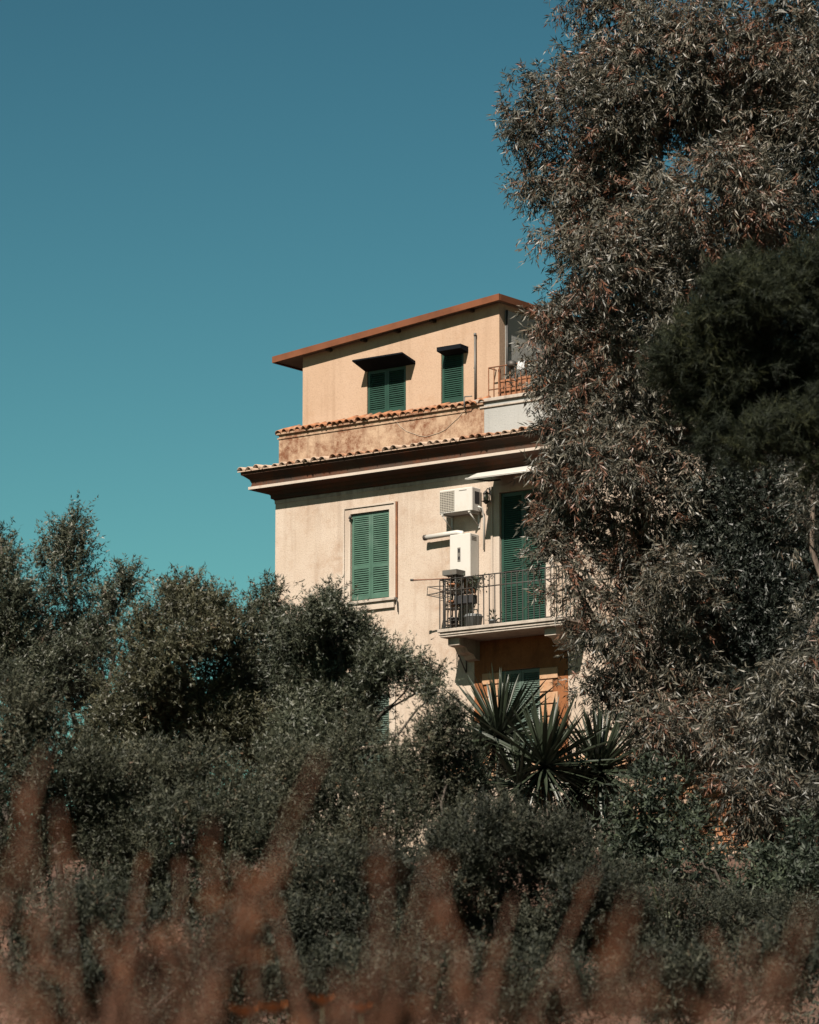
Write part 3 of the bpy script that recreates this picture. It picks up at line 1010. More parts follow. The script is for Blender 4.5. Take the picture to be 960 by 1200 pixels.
for lb, u, w in (('terracotta trellis panel leaning behind the rooftop terrace rail', 6.25, -0.55),):
    tp2 = on_house('screen_panel', 'rust brown screen panel behind the terracotta terrace planter', 'screen', u, w, 16.35)
    B('panel', 'fascia', tp2, (-0.40, 0.60, -0.02, 0.02, 0.0, 1.22))
    B('frame', 'rust', tp2, (-0.45, -0.405, -0.03, 0.03, 0, 1.27), (0.605, 0.65, -0.03, 0.03, 0, 1.27), (-0.404, 0.604, -0.03, 0.03, 1.222, 1.27))


# ------------------------------------------------------------------ brick retaining wall glimpsed on the right
def brick_wall():
    base = at(850, 1060, 63.5)
    t = thing('brick_wall', 'low orange brick retaining wall glimpsed through leaves below the eucalyptus', 'wall',
              (base[0], base[1], base[2] - 1.4), HROT + 0.12)
    B('core', 'mortar', t, (-1.95, 1.75, 0.02, 0.35, 0, 3.6))
    mm = MB()
    mm.bbox(-0.125, 0.125, -0.05, 0.05, -0.034, 0.034, 0.008)
    mes = [mm.mesh('brick', q) for q in ('brick', 'brick', 'quoin', 'tile_b', 'rust')]
    rows = 22
    for r in range(rows):
        z = 1.85 + r * 0.08
        off = 0.135 if r % 2 else 0.0
        for k in range(13):
            if rng.random() < 0.12:
                continue
            o = link('brick', mes[int(rng.integers(0, 5))], t, (-1.75 + off + k * 0.265 + rng.normal(0, 0.012), rng.normal(0, 0.016), z + rng.normal(0, 0.006)),
                     (rng.normal(0, 0.05), rng.normal(0, 0.03), rng.normal(0, 0.05)))
            o.scale = (rng.uniform(0.7, 1.05), 1, rng.uniform(0.75, 1.1))


brick_wall()


# ------------------------------------------------------------------ foliage
def unit(n_):
    v = rng.normal(size=(n_, 3))
    return v / np.linalg.norm(v, axis=1)[:, None]


def blob_points(blobs, total, shell=(0.55, 1.06), back=0.55):
    """spray positions and outward directions spread over a crown made of ellipsoid lobes"""
    wts = np.array([b[2] * b[3] * (b[5] if len(b) > 5 else 1.0) for b in blobs], float)
    wts /= wts.sum()
    out_p, out_d, out_t = [], [], []
    for b, wgt in zip(blobs, wts):
        k = max(4, int(total * wgt))
        px, py, rx, ry, Y = b[:5]
        c = at(px, py, Y)
        s = Y / FPX
        R = np.array([rx * s, max(rx, ry) * s * 0.9, ry * s])
        v = unit(k * 2)
        keep = (v[:, 1] < 0.25) | (rng.random(len(v)) < back)
        v = v[keep][:k]
        rad = shell[0] + (shell[1] - shell[0]) * rng.random(len(v)) ** 0.6
        ph = rng.random(6) * 6.28
        lump = 1 + 0.13 * np.sin(5 * v[:, 0] + ph[0] + 3 * v[:, 2]) + 0.13 * np.sin(6 * v[:, 2] + ph[1] - 3 * v[:, 1]) + 0.08 * np.sin(11 * v[:, 0] - 9 * v[:, 2] + ph[2])
        out_p.append(c + v * R * (rad * lump)[:, None])
        out_d.append(v / R * R.mean())
        out_t.append(np.full(len(v), rng.normal(0, 0.12)) + 0.10 * np.sin(4 * v[:, 0] + ph[3]) * np.sin(4 * v[:, 2] + ph[4]))
    d = np.concatenate(out_d)
    d /= np.linalg.norm(d, axis=1)[:, None]
    return np.concatenate(out_p), d, np.concatenate(out_t)


def sprays(Pc, Dc, Tc, m_, length, leaf_l, leaf_w, up=0.7, out=0.6, rand=0.5, spread=0.9, hang=0.0, red=0.0, tmid=0.5, trng=0.5):
    """each spray: m_ leaves along a short twig"""
    n_ = len(Pc)
    A = Dc * out + np.array([0, 0, up]) + rng.normal(size=(n_, 3)) * rand
    A /= np.linalg.norm(A, axis=1)[:, None]
    Ls = length * rng.uniform(0.6, 1.3, n_)
    t = np.tile(np.linspace(0.05, 1, m_), (n_, 1)) + rng.normal(0, 0.04, (n_, m_))
    P = Pc[:, None, :] + A[:, None, :] * (t * Ls[:, None])[:, :, None] + rng.normal(0, 0.012, (n_, m_, 3))
    if hang:
        P[:, :, 2] -= (t ** 2) * hang * Ls[:, None]
    rad = rng.normal(size=(n_, m_, 3))
    rad /= np.linalg.norm(rad, axis=2)[:, :, None]
    D = A[:, None, :] * 0.6 + rad * spread + np.array([0, 0, -1.6 * hang])
    S = rng.normal(size=(n_, m_, 3))
    # leaf blades tend to face outwards
    S -= Dc[:, None, :] * (S * Dc[:, None, :]).sum(2)[:, :, None] * 0.6
    tint_ = tmid + Tc[:, None] + (rng.random((n_, m_)) - 0.5) * trng
    if red:
        patch = np.sin(Pc[:, 0] * 2.3 + 1.0) + np.sin(Pc[:, 2] * 1.9 + Pc[:, 0]) + np.sin(Pc[:, 2] * 4.1 - Pc[:, 0] * 1.3)
        reds = rng.random(n_) < red * np.where(patch > 1.0, 3.2, 0.5)
        tint_[reds] = 0.84 + rng.random((reds.sum(), m_)) * 0.16
    N_ = n_ * m_
    return [P.reshape(N_, 3), D.reshape(N_, 3), S.reshape(N_, 3), leaf_l * rng.uniform(0.65, 1.25, N_), leaf_w * rng.uniform(0.7, 1.25, N_), tint_.reshape(N_)]


def inner_leaves(blobs, density, leaf_l, leaf_w):
    """sparser, larger leaves filling the inside of the lobes"""
    out = []
    for b in blobs:
        c = at(b[0], b[1], b[4])
        s_ = b[4] / FPX
        R = np.array([b[2] * s_, max(b[2], b[3]) * s_ * 0.9, b[3] * s_])
        k = int(density * R[0] * R[2] * (b[5] if len(b) > 5 else 1)) + 2
        out.append(c + unit(k) * R * (0.58 * rng.random(k) ** 0.4)[:, None])
    P = np.concatenate(out)
    n_ = len(P)
    return [P, unit(n_) + (0, 0, -0.3), unit(n_), leaf_l * rng.uniform(1.2, 2.0, n_), leaf_w * rng.uniform(1.6, 2.8, n_), rng.random(n_) * 0.4]


def expand(blobs, k=5, frac=0.5, reach=0.8):
    """break each lobe into a core and smaller lobes round it"""
    out = []
    for b in blobs:
        px, py, rx, ry, Y = b[:5]
        wgt = b[5] if len(b) > 5 else 1.0
        out.append((px, py, rx * 0.72, ry * 0.72, Y, 0.55 * wgt))
        for _ in range(k):
            v = unit(1)[0]
            v[1] = -abs(v[1]) if rng.random() < 0.7 else v[1]
            f = frac * rng.uniform(0.65, 1.2)
            out.append((px + v[0] * rx * reach, py - v[2] * ry * reach, rx * f, ry * f, Y + v[1] * rx * Y / FPX * reach, wgt))
    return out


def limb(mm, a, b, r0, r1, sag=0.15, n_=6, sides=6, wob=1.0):
    a, b = np.array(a, float), np.array(b, float)
    L = np.linalg.norm(b - a)
    off = rng.normal(0, 0.06 * L * wob, (n_ + 1, 3))
    off[0] = off[-1] = 0
    pts = [a + (b - a) * (i / n_) + np.array([0, 0, sag * L * math.sin(PI * i / n_)]) * 0.6 + off[i] * 0.6 for i in range(n_ + 1)]
    mm.tube(pts, [r0 + (r1 - r0) * i / n_ for i in range(n_ + 1)], sides)
    return pts


def local(o, root):
    """objects were built in world space: keep them there under a root standing at the tree's base"""
    o.location = -root.location
    return o


def tree(name, label, cat, base_px, Y, blobs, n_spray, kw, bark, trunk_r, trunk_top=None, group=None, twigs=1, shell=(0.55, 1.06), base_z=None, mat='olive', core=60, tri=True, split=0, frac=0.5, rise=0.8):
    bx_, by_ = at(base_px, 900, Y)[0], Y
    bz = float(ground_z(bx_, by_)) - 0.05 if base_z is None else base_z
    root = thing(name, label, cat, (bx_, by_, bz), 0, group)
    fine = expand(blobs, split, frac) if split else blobs
    Pc, Dc, Tc = blob_points(fine, n_spray, shell)
    ok = Pc[:, 2] > ground_z(Pc[:, 0], Pc[:, 1]) + 0.02
    arr = sprays(Pc[ok], Dc[ok], Tc[ok], **kw)
    if core:
        inn = inner_leaves(blobs, core, kw['leaf_l'], kw['leaf_w'])
        arr = [np.concatenate([a, b]) for a, b in zip(arr, inn)]
    local(leaf_obj('crown', *arr, mat, root, tri=tri), root)
    cs = [at(b[0], b[1], b[4]) for b in blobs]
    rs = [b[2] * b[4] / FPX for b in blobs]
    if trunk_top is None:
        top = max(cs, key=lambda c: c[2])
    else:
        top = at(*trunk_top)
    mm = MB()
    pts = limb(mm, (bx_, by_, bz), top, trunk_r, trunk_r * 0.25, 0.0, 9, 9, 0.35)
    local(mm.build('trunk', bark, root), root)
    mb = MB()
    for c, r in zip(cs, rs):
        # leave the trunk somewhat below the lobe
        zs = [p[2] for p in pts]
        zt = c[2] - rise * np.linalg.norm((c - top)[:2]) - r * 0.6
        i = int(np.argmin([abs(z - zt) for z in zs]))
        a = pts[i]
        rr = trunk_r * (1 - 0.75 * i / 9) * 0.45
        end = c + np.array([0, 0.5 * r, 0])
        limb(mb, a, end, rr, rr * 0.35, 0.05, 5, 5)
        for _ in range(twigs):
            v = unit(1)[0]
            v[1] = abs(v[1])
            limb(mb, end, c + v * r * 0.8, rr * 0.35, 0.004, 0.1, 4, 4)
    local(mb.build('branches', bark, root), root)
    return root


# --- big eucalyptus on the right
EY = 64.0
euc = [(720, 10, 62, 62), (700, 70, 50, 45), (632, 128, 42, 46), (612, 150, 26, 26, .7), (690, 120, 58, 52), (765, 60, 75, 80), (850, 20, 80, 70), (925, 30, 60, 70), (985, 90, 70, 90),
       (800, 130, 80, 60), (880, 120, 75, 75), (655, 205, 44, 42), (620, 222, 22, 18, .6), (715, 205, 62, 52), (780, 225, 65, 58), (850, 215, 75, 68), (930, 200, 65, 80),
       (668, 265, 36, 40), (700, 310, 56, 52), (755, 300, 60, 52), (820, 300, 62, 52), (900, 300, 70, 60), (965, 320, 50, 80),
       (655, 385, 40, 38), (700, 390, 48, 48), (648, 440, 38, 42), (750, 390, 50, 55), (690, 460, 50, 50), (750, 470, 55, 55), (810, 450, 60, 60),
       (660, 520, 36, 46), (710, 540, 55, 50), (770, 550, 60, 55), (635, 545, 22, 24, .6), (660, 590, 40, 42), (645, 640, 26, 40, .8), (700, 620, 52, 48), (765, 630, 58, 52), (830, 580, 60, 60, .3),
       (895, 560, 55, 60, .3), (950, 600, 50, 70, .3), (675, 685, 36, 40, .8), (735, 690, 55, 40), (800, 680, 52, 44), (930, 700, 40, 60, .25),
       (690, 740, 26, 36, .6), (790, 745, 42, 26, .6), (725, 800, 40, 30, .7), (700, 800, 30, 26, .6), (760, 850, 42, 36, .8), (810, 830, 34, 36, .6), (840, 870, 40, 40, .7)]
euc = [b[:4] + (EY + float(rng.uniform(-1.4, 0.9)) + (0.9 if b[0] < 660 else 0),) + b[4:] for b in euc]
euc += [(720, 745, 40, 34, EY - 0.6, .8), (765, 770, 40, 36, EY - 0.4, .7), (815, 775, 44, 40, EY - 0.3, .8), (840, 800, 40, 40, EY, .8), (860, 690, 40, 40, EY - 0.2, .4), (790, 810, 40, 34, EY - 0.3, .7), (745, 815, 44, 34, EY, .8)]
euc += [(815, 640, 50, 50, EY + 0.4, .5), (880, 640, 50, 55, EY + 0.3, .25), (860, 760, 44, 50, EY + 0.3, .3), (905, 780, 40, 50, EY + 0.2, .3)]
euc += [(740, 150, 80, 70, EY + 1.8), (690, 250, 50, 60, EY + 1.6), (690, 350, 46, 60, EY + 1.4), (820, 380, 80, 70, EY + 1.6), (860, 120, 90, 90, EY + 1.9), (730, 450, 70, 80, EY + 1.7), (940, 140, 70, 110, EY + 1.8), (760, 300, 80, 70, EY + 1.9)]
kw_e = dict(m_=16, length=0.30, leaf_l=0.138, leaf_w=0.0225, up=0.0, out=0.6, rand=0.6, spread=0.85, hang=0.36, red=0.07, tmid=0.45, trng=0.7)
tree('eucalyptus_tree', 'huge grey-green eucalyptus with drooping leaves towering over the house', 'tree', 874, EY + 0.8, euc, 20500, kw_e, 'bark_euc', 0.30, (880, 40, EY + 1.2), twigs=2, mat='euc', core=300, tri=False, split=8, frac=0.37, shell=(0.68, 1.06))
# slender one with a pale stem at the right edge
e2 = [(955, 800, 45, 60), (915, 830, 48, 50), (930, 900, 50, 60), (880, 920, 34, 40, .8), (960, 960, 50, 60), (905, 980, 44, 46), (850, 830, 24, 30, .6), (948, 745, 34, 34, .5), (935, 600, 28, 40, .25), (962, 560, 28, 36, .3)]
e2 = [b[:4] + (60.0 + float(rng.uniform(-0.8, 0.8)),) + b[4:] for b in e2]
tree('eucalyptus_tree', 'slender young eucalyptus with pale stem at the right picture edge', 'tree', 942, 60.6, e2, 2600, dict(kw_e, red=0.02, tmid=0.34), 'bark_pale', 0.085, (953, 455, 61.2), twigs=2, mat='euc', core=120, tri=False, split=4, frac=0.5)
# dark evergreen filling the shade behind the eucalyptus trunk
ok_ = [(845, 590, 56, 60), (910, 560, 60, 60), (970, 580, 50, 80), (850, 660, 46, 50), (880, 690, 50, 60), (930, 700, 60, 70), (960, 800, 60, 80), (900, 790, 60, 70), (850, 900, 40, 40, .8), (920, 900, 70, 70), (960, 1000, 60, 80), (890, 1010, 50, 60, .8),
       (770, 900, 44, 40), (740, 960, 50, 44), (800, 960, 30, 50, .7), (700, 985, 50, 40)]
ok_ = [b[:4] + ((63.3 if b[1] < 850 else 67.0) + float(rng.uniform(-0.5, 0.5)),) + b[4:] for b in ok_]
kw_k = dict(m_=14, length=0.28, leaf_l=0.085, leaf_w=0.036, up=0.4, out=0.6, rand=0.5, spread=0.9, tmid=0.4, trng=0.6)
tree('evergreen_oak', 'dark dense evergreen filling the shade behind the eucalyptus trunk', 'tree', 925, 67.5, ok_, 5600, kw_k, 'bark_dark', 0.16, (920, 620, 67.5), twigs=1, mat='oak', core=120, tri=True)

# --- dark pine in front of the eucalyptus (its trunk stands outside the frame)
PYD = 42.0
pine = [(815, 400, 46, 46), (800, 440, 36, 40), (850, 360, 52, 46), (905, 345, 60, 44), (960, 345, 60, 50), (860, 440, 60, 60), (930, 430, 70, 70), (830, 490, 50, 40), (890, 505, 60, 42), (960, 515, 55, 46),
        (1010, 420, 70, 90), (1060, 480, 80, 90), (1080, 390, 60, 60)]
pine = [b[:4] + (PYD + float(rng.uniform(-0.5, 0.7)),) + b[4:] for b in pine]
kw_p = dict(m_=60, length=0.16, leaf_l=0.12, leaf_w=0.0085, up=0.45, out=0.8, rand=0.3, spread=0.85, hang=0.0, tmid=0.42, trng=0.8)
tree('pine_tree', 'dark green pine with dense needle crown in front of the eucalyptus', 'tree', 1040, PYD + 0.4, pine, 4200, dict(kw_p, rand=0.5, length=0.2), 'bark_dark', 0.20, (1010, 380, PYD + 0.6), twigs=1, shell=(0.5, 1.05), mat='pine', core=900, split=5, frac=0.42, rise=0.15)

# --- trees on the left
def lobes(lst, Y, jit=0.6):
    return [b[:4] + (Y + float(rng.uniform(-jit, jit)),) + b[4:] for b in lst]


kw_o = dict(m_=22, length=0.30, leaf_l=0.068, leaf_w=0.020, up=0.75, out=0.55, rand=0.45, spread=0.85, red=0.02, tmid=0.45, trng=0.5)
GL = 'leafy trees in front of the house'
tree('leafy_tree', 'dark feathery tree cut off by the left picture edge', 'tree', -5, 55,
     lobes([(2, 655, 14, 32), (8, 695, 24, 36), (-14, 700, 30, 60), (20, 740, 32, 40), (0, 790, 45, 50), (40, 800, 32, 40)], 55), 1900, kw_o, 'bark_grey', 0.07, (2, 640, 55), GL, core=400, split=7, frac=0.36)
tree('leafy_tree', 'tall pointed tree with see-through crown rising above its left neighbours', 'tree', 76, 56,
     lobes([(86, 622, 10, 15), (80, 642, 17, 20, .8), (93, 652, 12, 16, .7), (64, 655, 16, 18, .7), (47, 668, 10, 10, .6), (100, 672, 12, 12, .6), (78, 690, 20, 24, .7), (50, 704, 13, 14, .6), (98, 716, 12, 16, .5), (68, 740, 30, 22, .8), (98, 760, 32, 26), (70, 790, 45, 40)], 56, 0.4), 1500, dict(kw_o, length=0.34), 'bark_grey', 0.06, (85, 616, 56), GL, shell=(0.3, 1.05))
tree('leafy_tree', 'small leaning tree between the tall pointed one and the broad one', 'tree', 108, 55,
     lobes([(149, 680, 8, 13), (142, 698, 14, 17), (126, 712, 12, 14, .8), (124, 734, 16, 16, .7), (108, 752, 14, 16, .7)], 55, 0.3), 300, kw_o, 'bark_grey', 0.05, (142, 695, 55), GL, shell=(0.3, 1.05))
tree('leafy_tree', 'broad round-topped olive green tree left of the house corner', 'tree', 220, 53,
     lobes([(218, 706, 26, 22), (195, 722, 26, 26), (248, 712, 24, 22), (170, 750, 24, 26), (225, 750, 46, 40), (272, 745, 28, 34), (180, 790, 44, 44), (240, 810, 60, 52), (150, 830, 48, 44), (200, 860, 62, 50), (270, 860, 48, 50), (130, 890, 50, 46)], 53), 5200, kw_o, 'bark_grey', 0.10, (220, 720, 53), GL, mat='olive_w', core=500, split=10, frac=0.34)
tree('leafy_tree', 'narrow upright tree touching the left corner of the house', 'tree', 315, 54,
     lobes([(316, 702, 13, 18), (308, 730, 22, 26), (328, 745, 22, 26), (310, 780, 38, 36), (335, 830, 44, 44), (300, 850, 40, 46)], 54), 2300, kw_o, 'bark_grey', 0.07, (316, 705, 54), GL, core=500, split=8, frac=0.36)
tree('leafy_tree', 'wide olive green tree below the upper shuttered window', 'tree', 410, 52,
     lobes([(392, 716, 13, 16), (412, 742, 15, 17), (374, 730, 16, 20), (352, 750, 18, 20), (430, 768, 17, 17), (398, 765, 40, 32), (366, 790, 42, 38), (448, 785, 22, 18), (482, 782, 14, 11, .6), (503, 796, 10, 11, .5), (478, 806, 16, 12, .5), (505, 818, 8, 8, .4),
            (432, 818, 28, 22), (380, 850, 48, 42), (350, 890, 50, 44)], 52), 5200, kw_o, 'bark_grey', 0.10, (394, 725, 52), GL, core=450, split=10, frac=0.34)

# --- shrubs on the slope
tree('leafy_tree', 'shaded leafy tree closing the gap behind the left trees', 'tree', 120, 61,
     lobes([(105, 805, 60, 40), (50, 805, 60, 44), (160, 820, 50, 40), (40, 830, 70, 60), (190, 830, 60, 60), (260, 840, 60, 60), (100, 890, 90, 60), (220, 910, 90, 60), (20, 930, 80, 60), (310, 900, 60, 70), (120, 980, 120, 60), (260, 1000, 110, 60), (230, 955, 90, 50), (150, 930, 90, 50), (60, 990, 90, 50)], 61), 3300, kw_o, 'bark_grey', 0.10, (120, 790, 61), GL, mat='shrub', core=1000)
kw_s = dict(m_=20, length=0.30, leaf_l=0.060, leaf_w=0.0175, up=0.95, out=0.45, rand=0.4, spread=0.75, red=0.015, tmid=0.45, trng=0.55)
kw_l = dict(m_=11, length=0.30, leaf_l=0.115, leaf_w=0.032, up=0.5, out=0.7, rand=0.5, spread=0.8, hang=0.10, tmid=0.45, trng=0.6)
GS = 'grey-green shrubs covering the slope'


def shrub(label, Y, lst, n_, kw=None, name='shrub', group=GS, mat='shrub'):
    bxp = lst[0][0]
    tree(name, label, 'shrub', bxp, Y, lobes(lst, Y, 0.7), n_, kw or kw_s, 'bark_grey', 0.035, None, group, 1,
         mat='laurel' if kw else mat, core=60 if kw else 450, tri=not kw, split=8, frac=0.36)


shrub('upright shrub against the cream wall just left of the yuccas', 50, [(520, 865, 26, 32), (490, 890, 34, 36), (535, 920, 40, 40), (500, 950, 48, 46), (545, 985, 44, 40)], 2000, mat='shrub_l')
shrub('rounded shrub in the shade under the wide tree', 49, [(430, 900, 52, 46), (400, 950, 56, 50), (455, 960, 46, 46), (380, 1000, 50, 40), (335, 925, 50, 50), (310, 975, 56, 50), (345, 1000, 60, 46)], 3100, mat='shrub_l')
shrub('dim bushy shrub at the left edge below the feathery tree', 47, [(20, 850, 50, 50), (70, 900, 60, 56), (15, 930, 50, 60), (90, 960, 60, 50), (30, 1010, 60, 50)], 2700, mat='shrub_l')
shrub('wide shrub mass below the broad round-topped tree', 47, [(180, 930, 60, 44), (250, 930, 56, 44), (130, 980, 60, 46), (210, 990, 66, 46), (290, 970, 46, 44), (160, 1040, 62, 46), (240, 1050, 60, 44)], 3400, mat='shrub_l')
shrub('low twiggy shrub to the right of the dark hollow on the slope', 44, [(350, 1050, 56, 46), (420, 1040, 60, 48), (390, 1100, 70, 46), (320, 1110, 50, 46), (450, 1110, 56, 46)], 2600)
shrub('fine-leaved shrub spreading below the left yucca', 45, [(580, 980, 50, 36), (530, 1030, 56, 46), (600, 1040, 60, 46), (500, 1080, 50, 46), (570, 1100, 66, 48)], 2700)
shrub('fine-leaved shrub spreading below the middle yucca', 45, [(670, 1010, 44, 34), (690, 1060, 56, 48), (650, 1100, 56, 44), (730, 1110, 52, 46)], 2100)
shrub('low shrub row along the bottom edge at left', 38, [(60, 1090, 80, 50), (160, 1120, 80, 50), (250, 1130, 70, 50), (40, 1170, 80, 50), (140, 1190, 80, 46), (240, 1195, 80, 46)], 2600)
shrub('low shrub row along the bottom edge at centre', 37, [(350, 1170, 80, 46), (450, 1170, 80, 46), (550, 1170, 80, 46), (650, 1170, 70, 46)], 2000)
shrub('low dark shrub along the bottom edge at right', 38, [(760, 1170, 70, 40), (850, 1160, 70, 36), (930, 1150, 60, 46)], 1300)
shrub('broad-leaved shrub with drooping glossy leaves below the eucalyptus', 56, [(760, 930, 40, 40), (790, 970, 34, 36, .7), (745, 990, 46, 40), (800, 1030, 44, 34, .7), (770, 1060, 44, 40), (835, 1040, 30, 30, .6)], 950, kw_l, group=None)
shrub('broad-leaved sapling clump in front of the brick wall at right', 54, [(880, 1060, 40, 36), (910, 1030, 40, 36), (940, 1070, 40, 50), (850, 1100, 36, 30), (800, 985, 26, 30, .6), (900, 1110, 46, 34), (830, 1130, 40, 26), (950, 1010, 30, 40)], 1250, kw_l, group=None)
shrub('dim low shrub on the bank below the right yucca', 50, [(700, 1075, 44, 34), (745, 1095, 44, 34), (720, 1050, 36, 30), (800, 1085, 44, 34), (850, 1085, 44, 34), (900, 1095, 44, 34), (950, 1090, 44, 34), (820, 1120, 60, 30), (690, 1115, 60, 30)], 2600, group=GS)
shrub('tall dark shrub standing behind the right yucca', 66, [(770, 890, 44, 44), (730, 930, 40, 44), (690, 960, 40, 40), (640, 960, 36, 34), (800, 930, 36, 40, .7)], 1500, group=None)


# --- yuccas
def yucca_mesh(bend, L=0.95, W=0.052):
    mm = MB()
    n_ = 5
    v = []
    for i in range(n_ + 1):
        t = i / n_
        w = W * (0.75 + 0.5 * t) * (1 - t ** 3) * 0.5 + 0.001
        xx = L * t
        zz = -bend * t * t
        v += [(xx, -w, zz + 0.012 * (1 - t)), (xx, 0, zz), (xx, w, zz + 0.012 * (1 - t))]
    f = []
    for i in range(n_):
        a = i * 3
        f += [(a, a + 1, a + 4, a + 3), (a + 1, a + 2, a + 5, a + 4)]
    mm.add(v, f)
    return mm


ym = [yucca_mesh(b, 1.0, 0.056).mesh('leaf', 'yucca') for b in (0.0, 0.06, 0.16)]
yd = [yucca_mesh(b, 0.75, 0.04).mesh('leaf', 'yucca_dry') for b in (0.15, 0.3)]


def yucca(label, heads, Y, base_px, group='yuccas in front of the house'):
    c0 = at(base_px, 1000, Y)
    bz = float(ground_z(c0[0], Y)) - 0.05
    root = thing('yucca', label, 'yucca', (c0[0], Y, bz), 0, group)
    for (px, py, scale, nlf) in heads:
        c = at(px, py, Y)
        mm = MB()
        limb(mm, (0, 0, 0), c - np.array(root.location), 0.10, 0.07, 0.0, 7, 8)
        mm.build('trunk', 'bark_grey', root)
        for k in range(nlf):
            # golden-angle rosette: young leaves upright, old ones hanging
            f = (k + 0.5) / nlf
            el = math.radians(80 - 150 * f ** 1.05) + rng.normal(0, 0.08)
            az = k * 2.39996 + rng.normal(0, 0.12)
            me = ym[0] if f < 0.35 else ym[1] if f < 0.75 else ym[2]
            if f > 0.93 and rng.random() < 0.7:
                me = yd[int(rng.random() * 2)]
            o = link('leaf', me, root, c - np.array(root.location) + (0, 0, 0.10 * (1 - f)), None)
            o.rotation_euler = (rng.normal(0, 0.5), -el + rng.normal(0, 0.1), az + rng.normal(0, 0.1))
            s = scale * (0.72 + 0.35 * math.sin(PI * min(1, f + 0.15))) * rng.uniform(0.85, 1.1)
            o.scale = (s, s, s)


yucca('yucca with two spiky heads left of the lower green window', [(585, 868, 1.18, 195), (560, 900, 0.95, 100)], 63.0, 590)
yucca('yucca with fanned heads in front of the lower green window', [(638, 902, 1.2, 195), (608, 925, 0.95, 100)], 62.2, 645)
yucca('yucca in deep shade right of the other two', [(702, 908, 1.15, 190), (676, 930, 0.95, 100)], 62.8, 728)

# strap-leaved clump lower right
sm_ = [yucca_mesh(b, 0.9, 0.035).mesh('leaf', 'strap') for b in (0.10, 0.30, 0.5)]
c0 = at(785, 1105, 50)
iris = thing('strap_leaf_plant', 'clump of long yellow-green strap leaves low on the right', 'plant', c0, 0)
for k in range(46):
    o = link('leaf', sm_[k % 3], iris, (rng.normal(0, 0.10), rng.normal(0, 0.10), -0.05))
    o.rotation_euler = (rng.normal(0, 0.3), -math.radians(rng.uniform(35, 85)), rng.uniform(0, 6.28))
    s = rng.uniform(0.6, 1.1)
    o.scale = (s, s, s)
mm = MB()
mm.lathe([(0.16, -0.12), (0.14, 0.0), (0.05, 0.05)], 0, 0, 10)
mm.build('base', 'stem', iris)


# ------------------------------------------------------------------ foreground: dry weeds, grass and flowers
def weed(label, px, py, Y, lean=0.0, heads=1, size=1.0):
    """dock-like dry weed: thin stalk with rusty seed clusters along its upper part"""
    tip = at(px, py, Y)
    bx_ = tip[0] - lean
    bz = float(ground_z(bx_, Y)) - 0.02
    root = thing('dry_weed', label, 'weed', (bx_, Y, bz), 0, 'dry rusty weeds in the near foreground')
    H = tip[2] - bz
    mm = MB()
    pts = [np.array([lean * t + 0.03 * math.sin(3 * t + px), rng.normal(0, 0.006), H * t]) for t in np.linspace(0, 1, 7)]
    mm.tube(pts, [0.0045 - 0.003 * i / 6 for i in range(7)], 5)
    sideb = []
    for k in range(heads):
        t0 = rng.uniform(0.55, 0.8)
        p = np.array([lean * t0 + 0.03 * math.sin(3 * t0 + px), 0, H * t0])
        d = np.array([rng.normal(0.1, 0.6), rng.normal(0, 0.4), 1.0])
        e = p + d / np.linalg.norm(d) * rng.uniform(0.08, 0.26) * size
        mm.tube([p, (p + e) / 2 + rng.normal(0, 0.004, 3), e], [0.0025, 0.002, 0.001], 4)
        sideb.append((p * 0.6 + e * 0.4, e))
    mm.build('stalk', 'stalk', root)
    segs = [(pts[4] * 0.5 + pts[3] * 0.5, pts[6])] + sideb
    for a, b in segs:
        Ls = np.linalg.norm(b - a)
        knots = np.sort(rng.random(max(3, int(Ls / 0.062))))
        per = rng.integers(2, 11, len(knots))
        t = np.repeat(knots, per) + rng.normal(0, 0.010 / max(Ls, 0.05), per.sum())
        n_ = len(t)
        P_ = a + (b - a) * t[:, None] + rng.normal(0, 0.0075 * size, (n_, 3)) * (1.2 - 0.7 * np.clip(t, 0, 1))[:, None]
        D_ = rng.normal(size=(n_, 3)) + np.array([0, 0, 0.6])
        sh = leaf_obj('seed_head', P_, D_, rng.normal(size=(n_, 3)), rng.uniform(0.010, 0.02, n_) * size, rng.uniform(0.007, 0.014, n_) * size, rng.random(n_), 'weed', root)
        sh['kind'] = 'stuff'


GW = 'out-of-focus dry rusty weed in the near foreground'
weed('tallest rusty weed leaning right, blurred, reaching above the shrubs left of centre', 392, 885, 6.2, 0.62, 2, 1.25)
weed('blurred rusty weed leaning beside the tallest one', 292, 1050, 6.0, 0.45, 3, 1.5)
weed('blurred rusty weed arching along the left picture edge', 12, 915, 6.0, -0.12, 2, 1.1)
weed('blurred rusty weed standing alone right of centre', 690, 1135, 6.0, 0.1, 2, 1.3)
spots = [(30, 880), (76, 945), (170, 1010), (228, 1008), (262, 1005), (300, 1045), (488, 1005), (502, 1045), (535, 1020), (590, 1050), (684, 1020), (722, 1050),
         (836, 1090), (865, 1095), (952, 1055), (920, 1120), (640, 1120), (560, 1100), (420, 1105), (120, 1085), (60, 1060), (190, 1090), (240, 1090), (780, 1125), (20, 1120)]
for k in range(12):
    px_ = rng.uniform(-10, 970)
    spots.append((px_, 1130 + rng.uniform(0, 75)))
for px_, py_ in spots:
    weed(GW, px_, py_, rng.uniform(5.0, 8.5), rng.normal(0.10, 0.24), int(rng.integers(1, 4)), rng.uniform(0.8, 1.4))

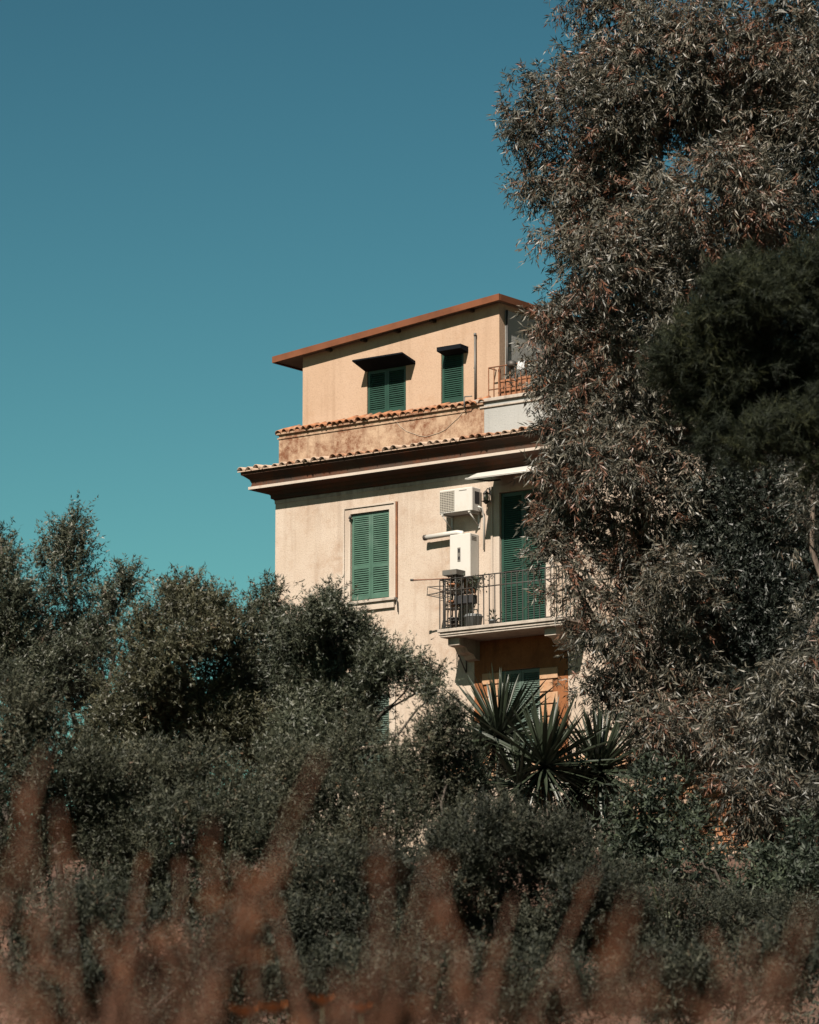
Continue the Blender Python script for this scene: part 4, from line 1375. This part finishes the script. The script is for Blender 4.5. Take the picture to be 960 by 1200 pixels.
# dry grass around and beyond the weeds
ng = 26000
gy = rng.uniform(9, 40, ng)
gx = rng.uniform(-1, 1, ng) * (0.5 + gy * 0.125)
gz = ground_z(gx, gy)
P = np.stack([gx, gy, gz], 1)
D = rng.normal(size=(ng, 3)) * (0.25, 0.25, 0.1) + (0, 0, 1)
gs = leaf_obj('dry_grass', P, D, rng.normal(size=(ng, 3)), rng.uniform(0.2, 0.55, ng), rng.uniform(0.004, 0.009, ng), rng.random(ng), 'straw', None, droop=0.12)
gs['kind'] = 'stuff'
gs['label'] = 'dry brown grass along the bottom of the slope'
gs['category'] = 'grass'


# thin dry stalks of grass close to the camera
ng = 520
gy = rng.uniform(4.5, 10, ng)
gx = rng.uniform(-0.62, 0.62, ng) * gy / 5
gt = np.array([at(480, p, y)[2] for p, y in zip(1095 + rng.gamma(2.0, 38, ng), gy)])
P = np.stack([gx, gy, ground_z(gx, gy)], 1)
D = np.stack([rng.normal(0.14, 0.24, ng), rng.normal(0, 0.08, ng), np.ones(ng)], 1)
D /= np.linalg.norm(D, axis=1)[:, None]
L = np.maximum(0.3, (gt - P[:, 2]) / D[:, 2])
ns = leaf_obj('dry_grass', P, D, rng.normal(size=(ng, 3)) * (1, 0.3, 0.1), L, rng.uniform(0.004, 0.011, ng), rng.random(ng) * 0.8, 'straw', None)
ns['kind'] = 'stuff'
ns['label'] = 'blurred thin dry grass stalks along the bottom edge'
ns['category'] = 'grass'

# leafy ground cover over the soil of the slope
ng = 60000
gy = rng.uniform(26, 66, ng)
gx = rng.uniform(-1, 1, ng) * (1.0 + gy * 0.13)
P = np.stack([gx, gy, ground_z(gx, gy) + rng.random(ng) ** 2 * 0.35], 1)
D = rng.normal(size=(ng, 3)) + (0, 0, 0.7)
gc = leaf_obj('ground_cover', P, D, rng.normal(size=(ng, 3)), rng.uniform(0.06, 0.16, ng), rng.uniform(0.02, 0.05, ng), rng.random(ng) * 0.9, 'shrub', None, tri=True)
gc['kind'] = 'stuff'
gc['label'] = 'low green ground cover over the soil of the slope'
gc['category'] = 'ground cover'


# orange flowers near the bottom edge
def flower(label, px, py, Y):
    tip = at(px, py, Y)
    bz = float(ground_z(tip[0], Y))
    root = thing('orange_flower', label, 'flower', (tip[0], Y, bz), 0, 'orange flowers along the bottom edge')
    H = tip[2] - bz
    mm = MB()
    mm.tube([(0, 0, 0), (0.02, 0, H * 0.5), (0, 0, H)], 0.004, 5)
    mm.build('stem', 'stem', root)
    for k in range(8):
        a = k * PI / 4
        q = MB()
        d = np.array([math.cos(a), math.sin(a), 0])
        s_ = np.array([-math.sin(a), math.cos(a), 0])
        c = np.array([0, 0, H])
        q.add([c, c + d * 0.045 + s_ * 0.024 + (0, 0, 0.03), c + d * 0.075 + (0, 0, 0.055), c + d * 0.045 - s_ * 0.024 + (0, 0, 0.03)], [(0, 1, 2, 3)])
        q.build('petal', 'petal', root)
    q = MB()
    q.lathe([(0.008, H - 0.006), (0.014, H + 0.004), (0.006, H + 0.012)], 0, 0, 8)
    q.build('disc', 'rust', root)


for lb, px_, py_, Y in (('orange flower in the bottom edge, leftmost of the four', 288, 1193, 16), ('reddish orange flower between two others at the bottom edge', 320, 1188, 17),
                        ('bright orange flower left of the yellowish one at the bottom edge', 377, 1178, 20), ('yellowish orange flower, rightmost of the four at the bottom edge', 423, 1187, 21)):
    flower(lb, px_, py_, Y)
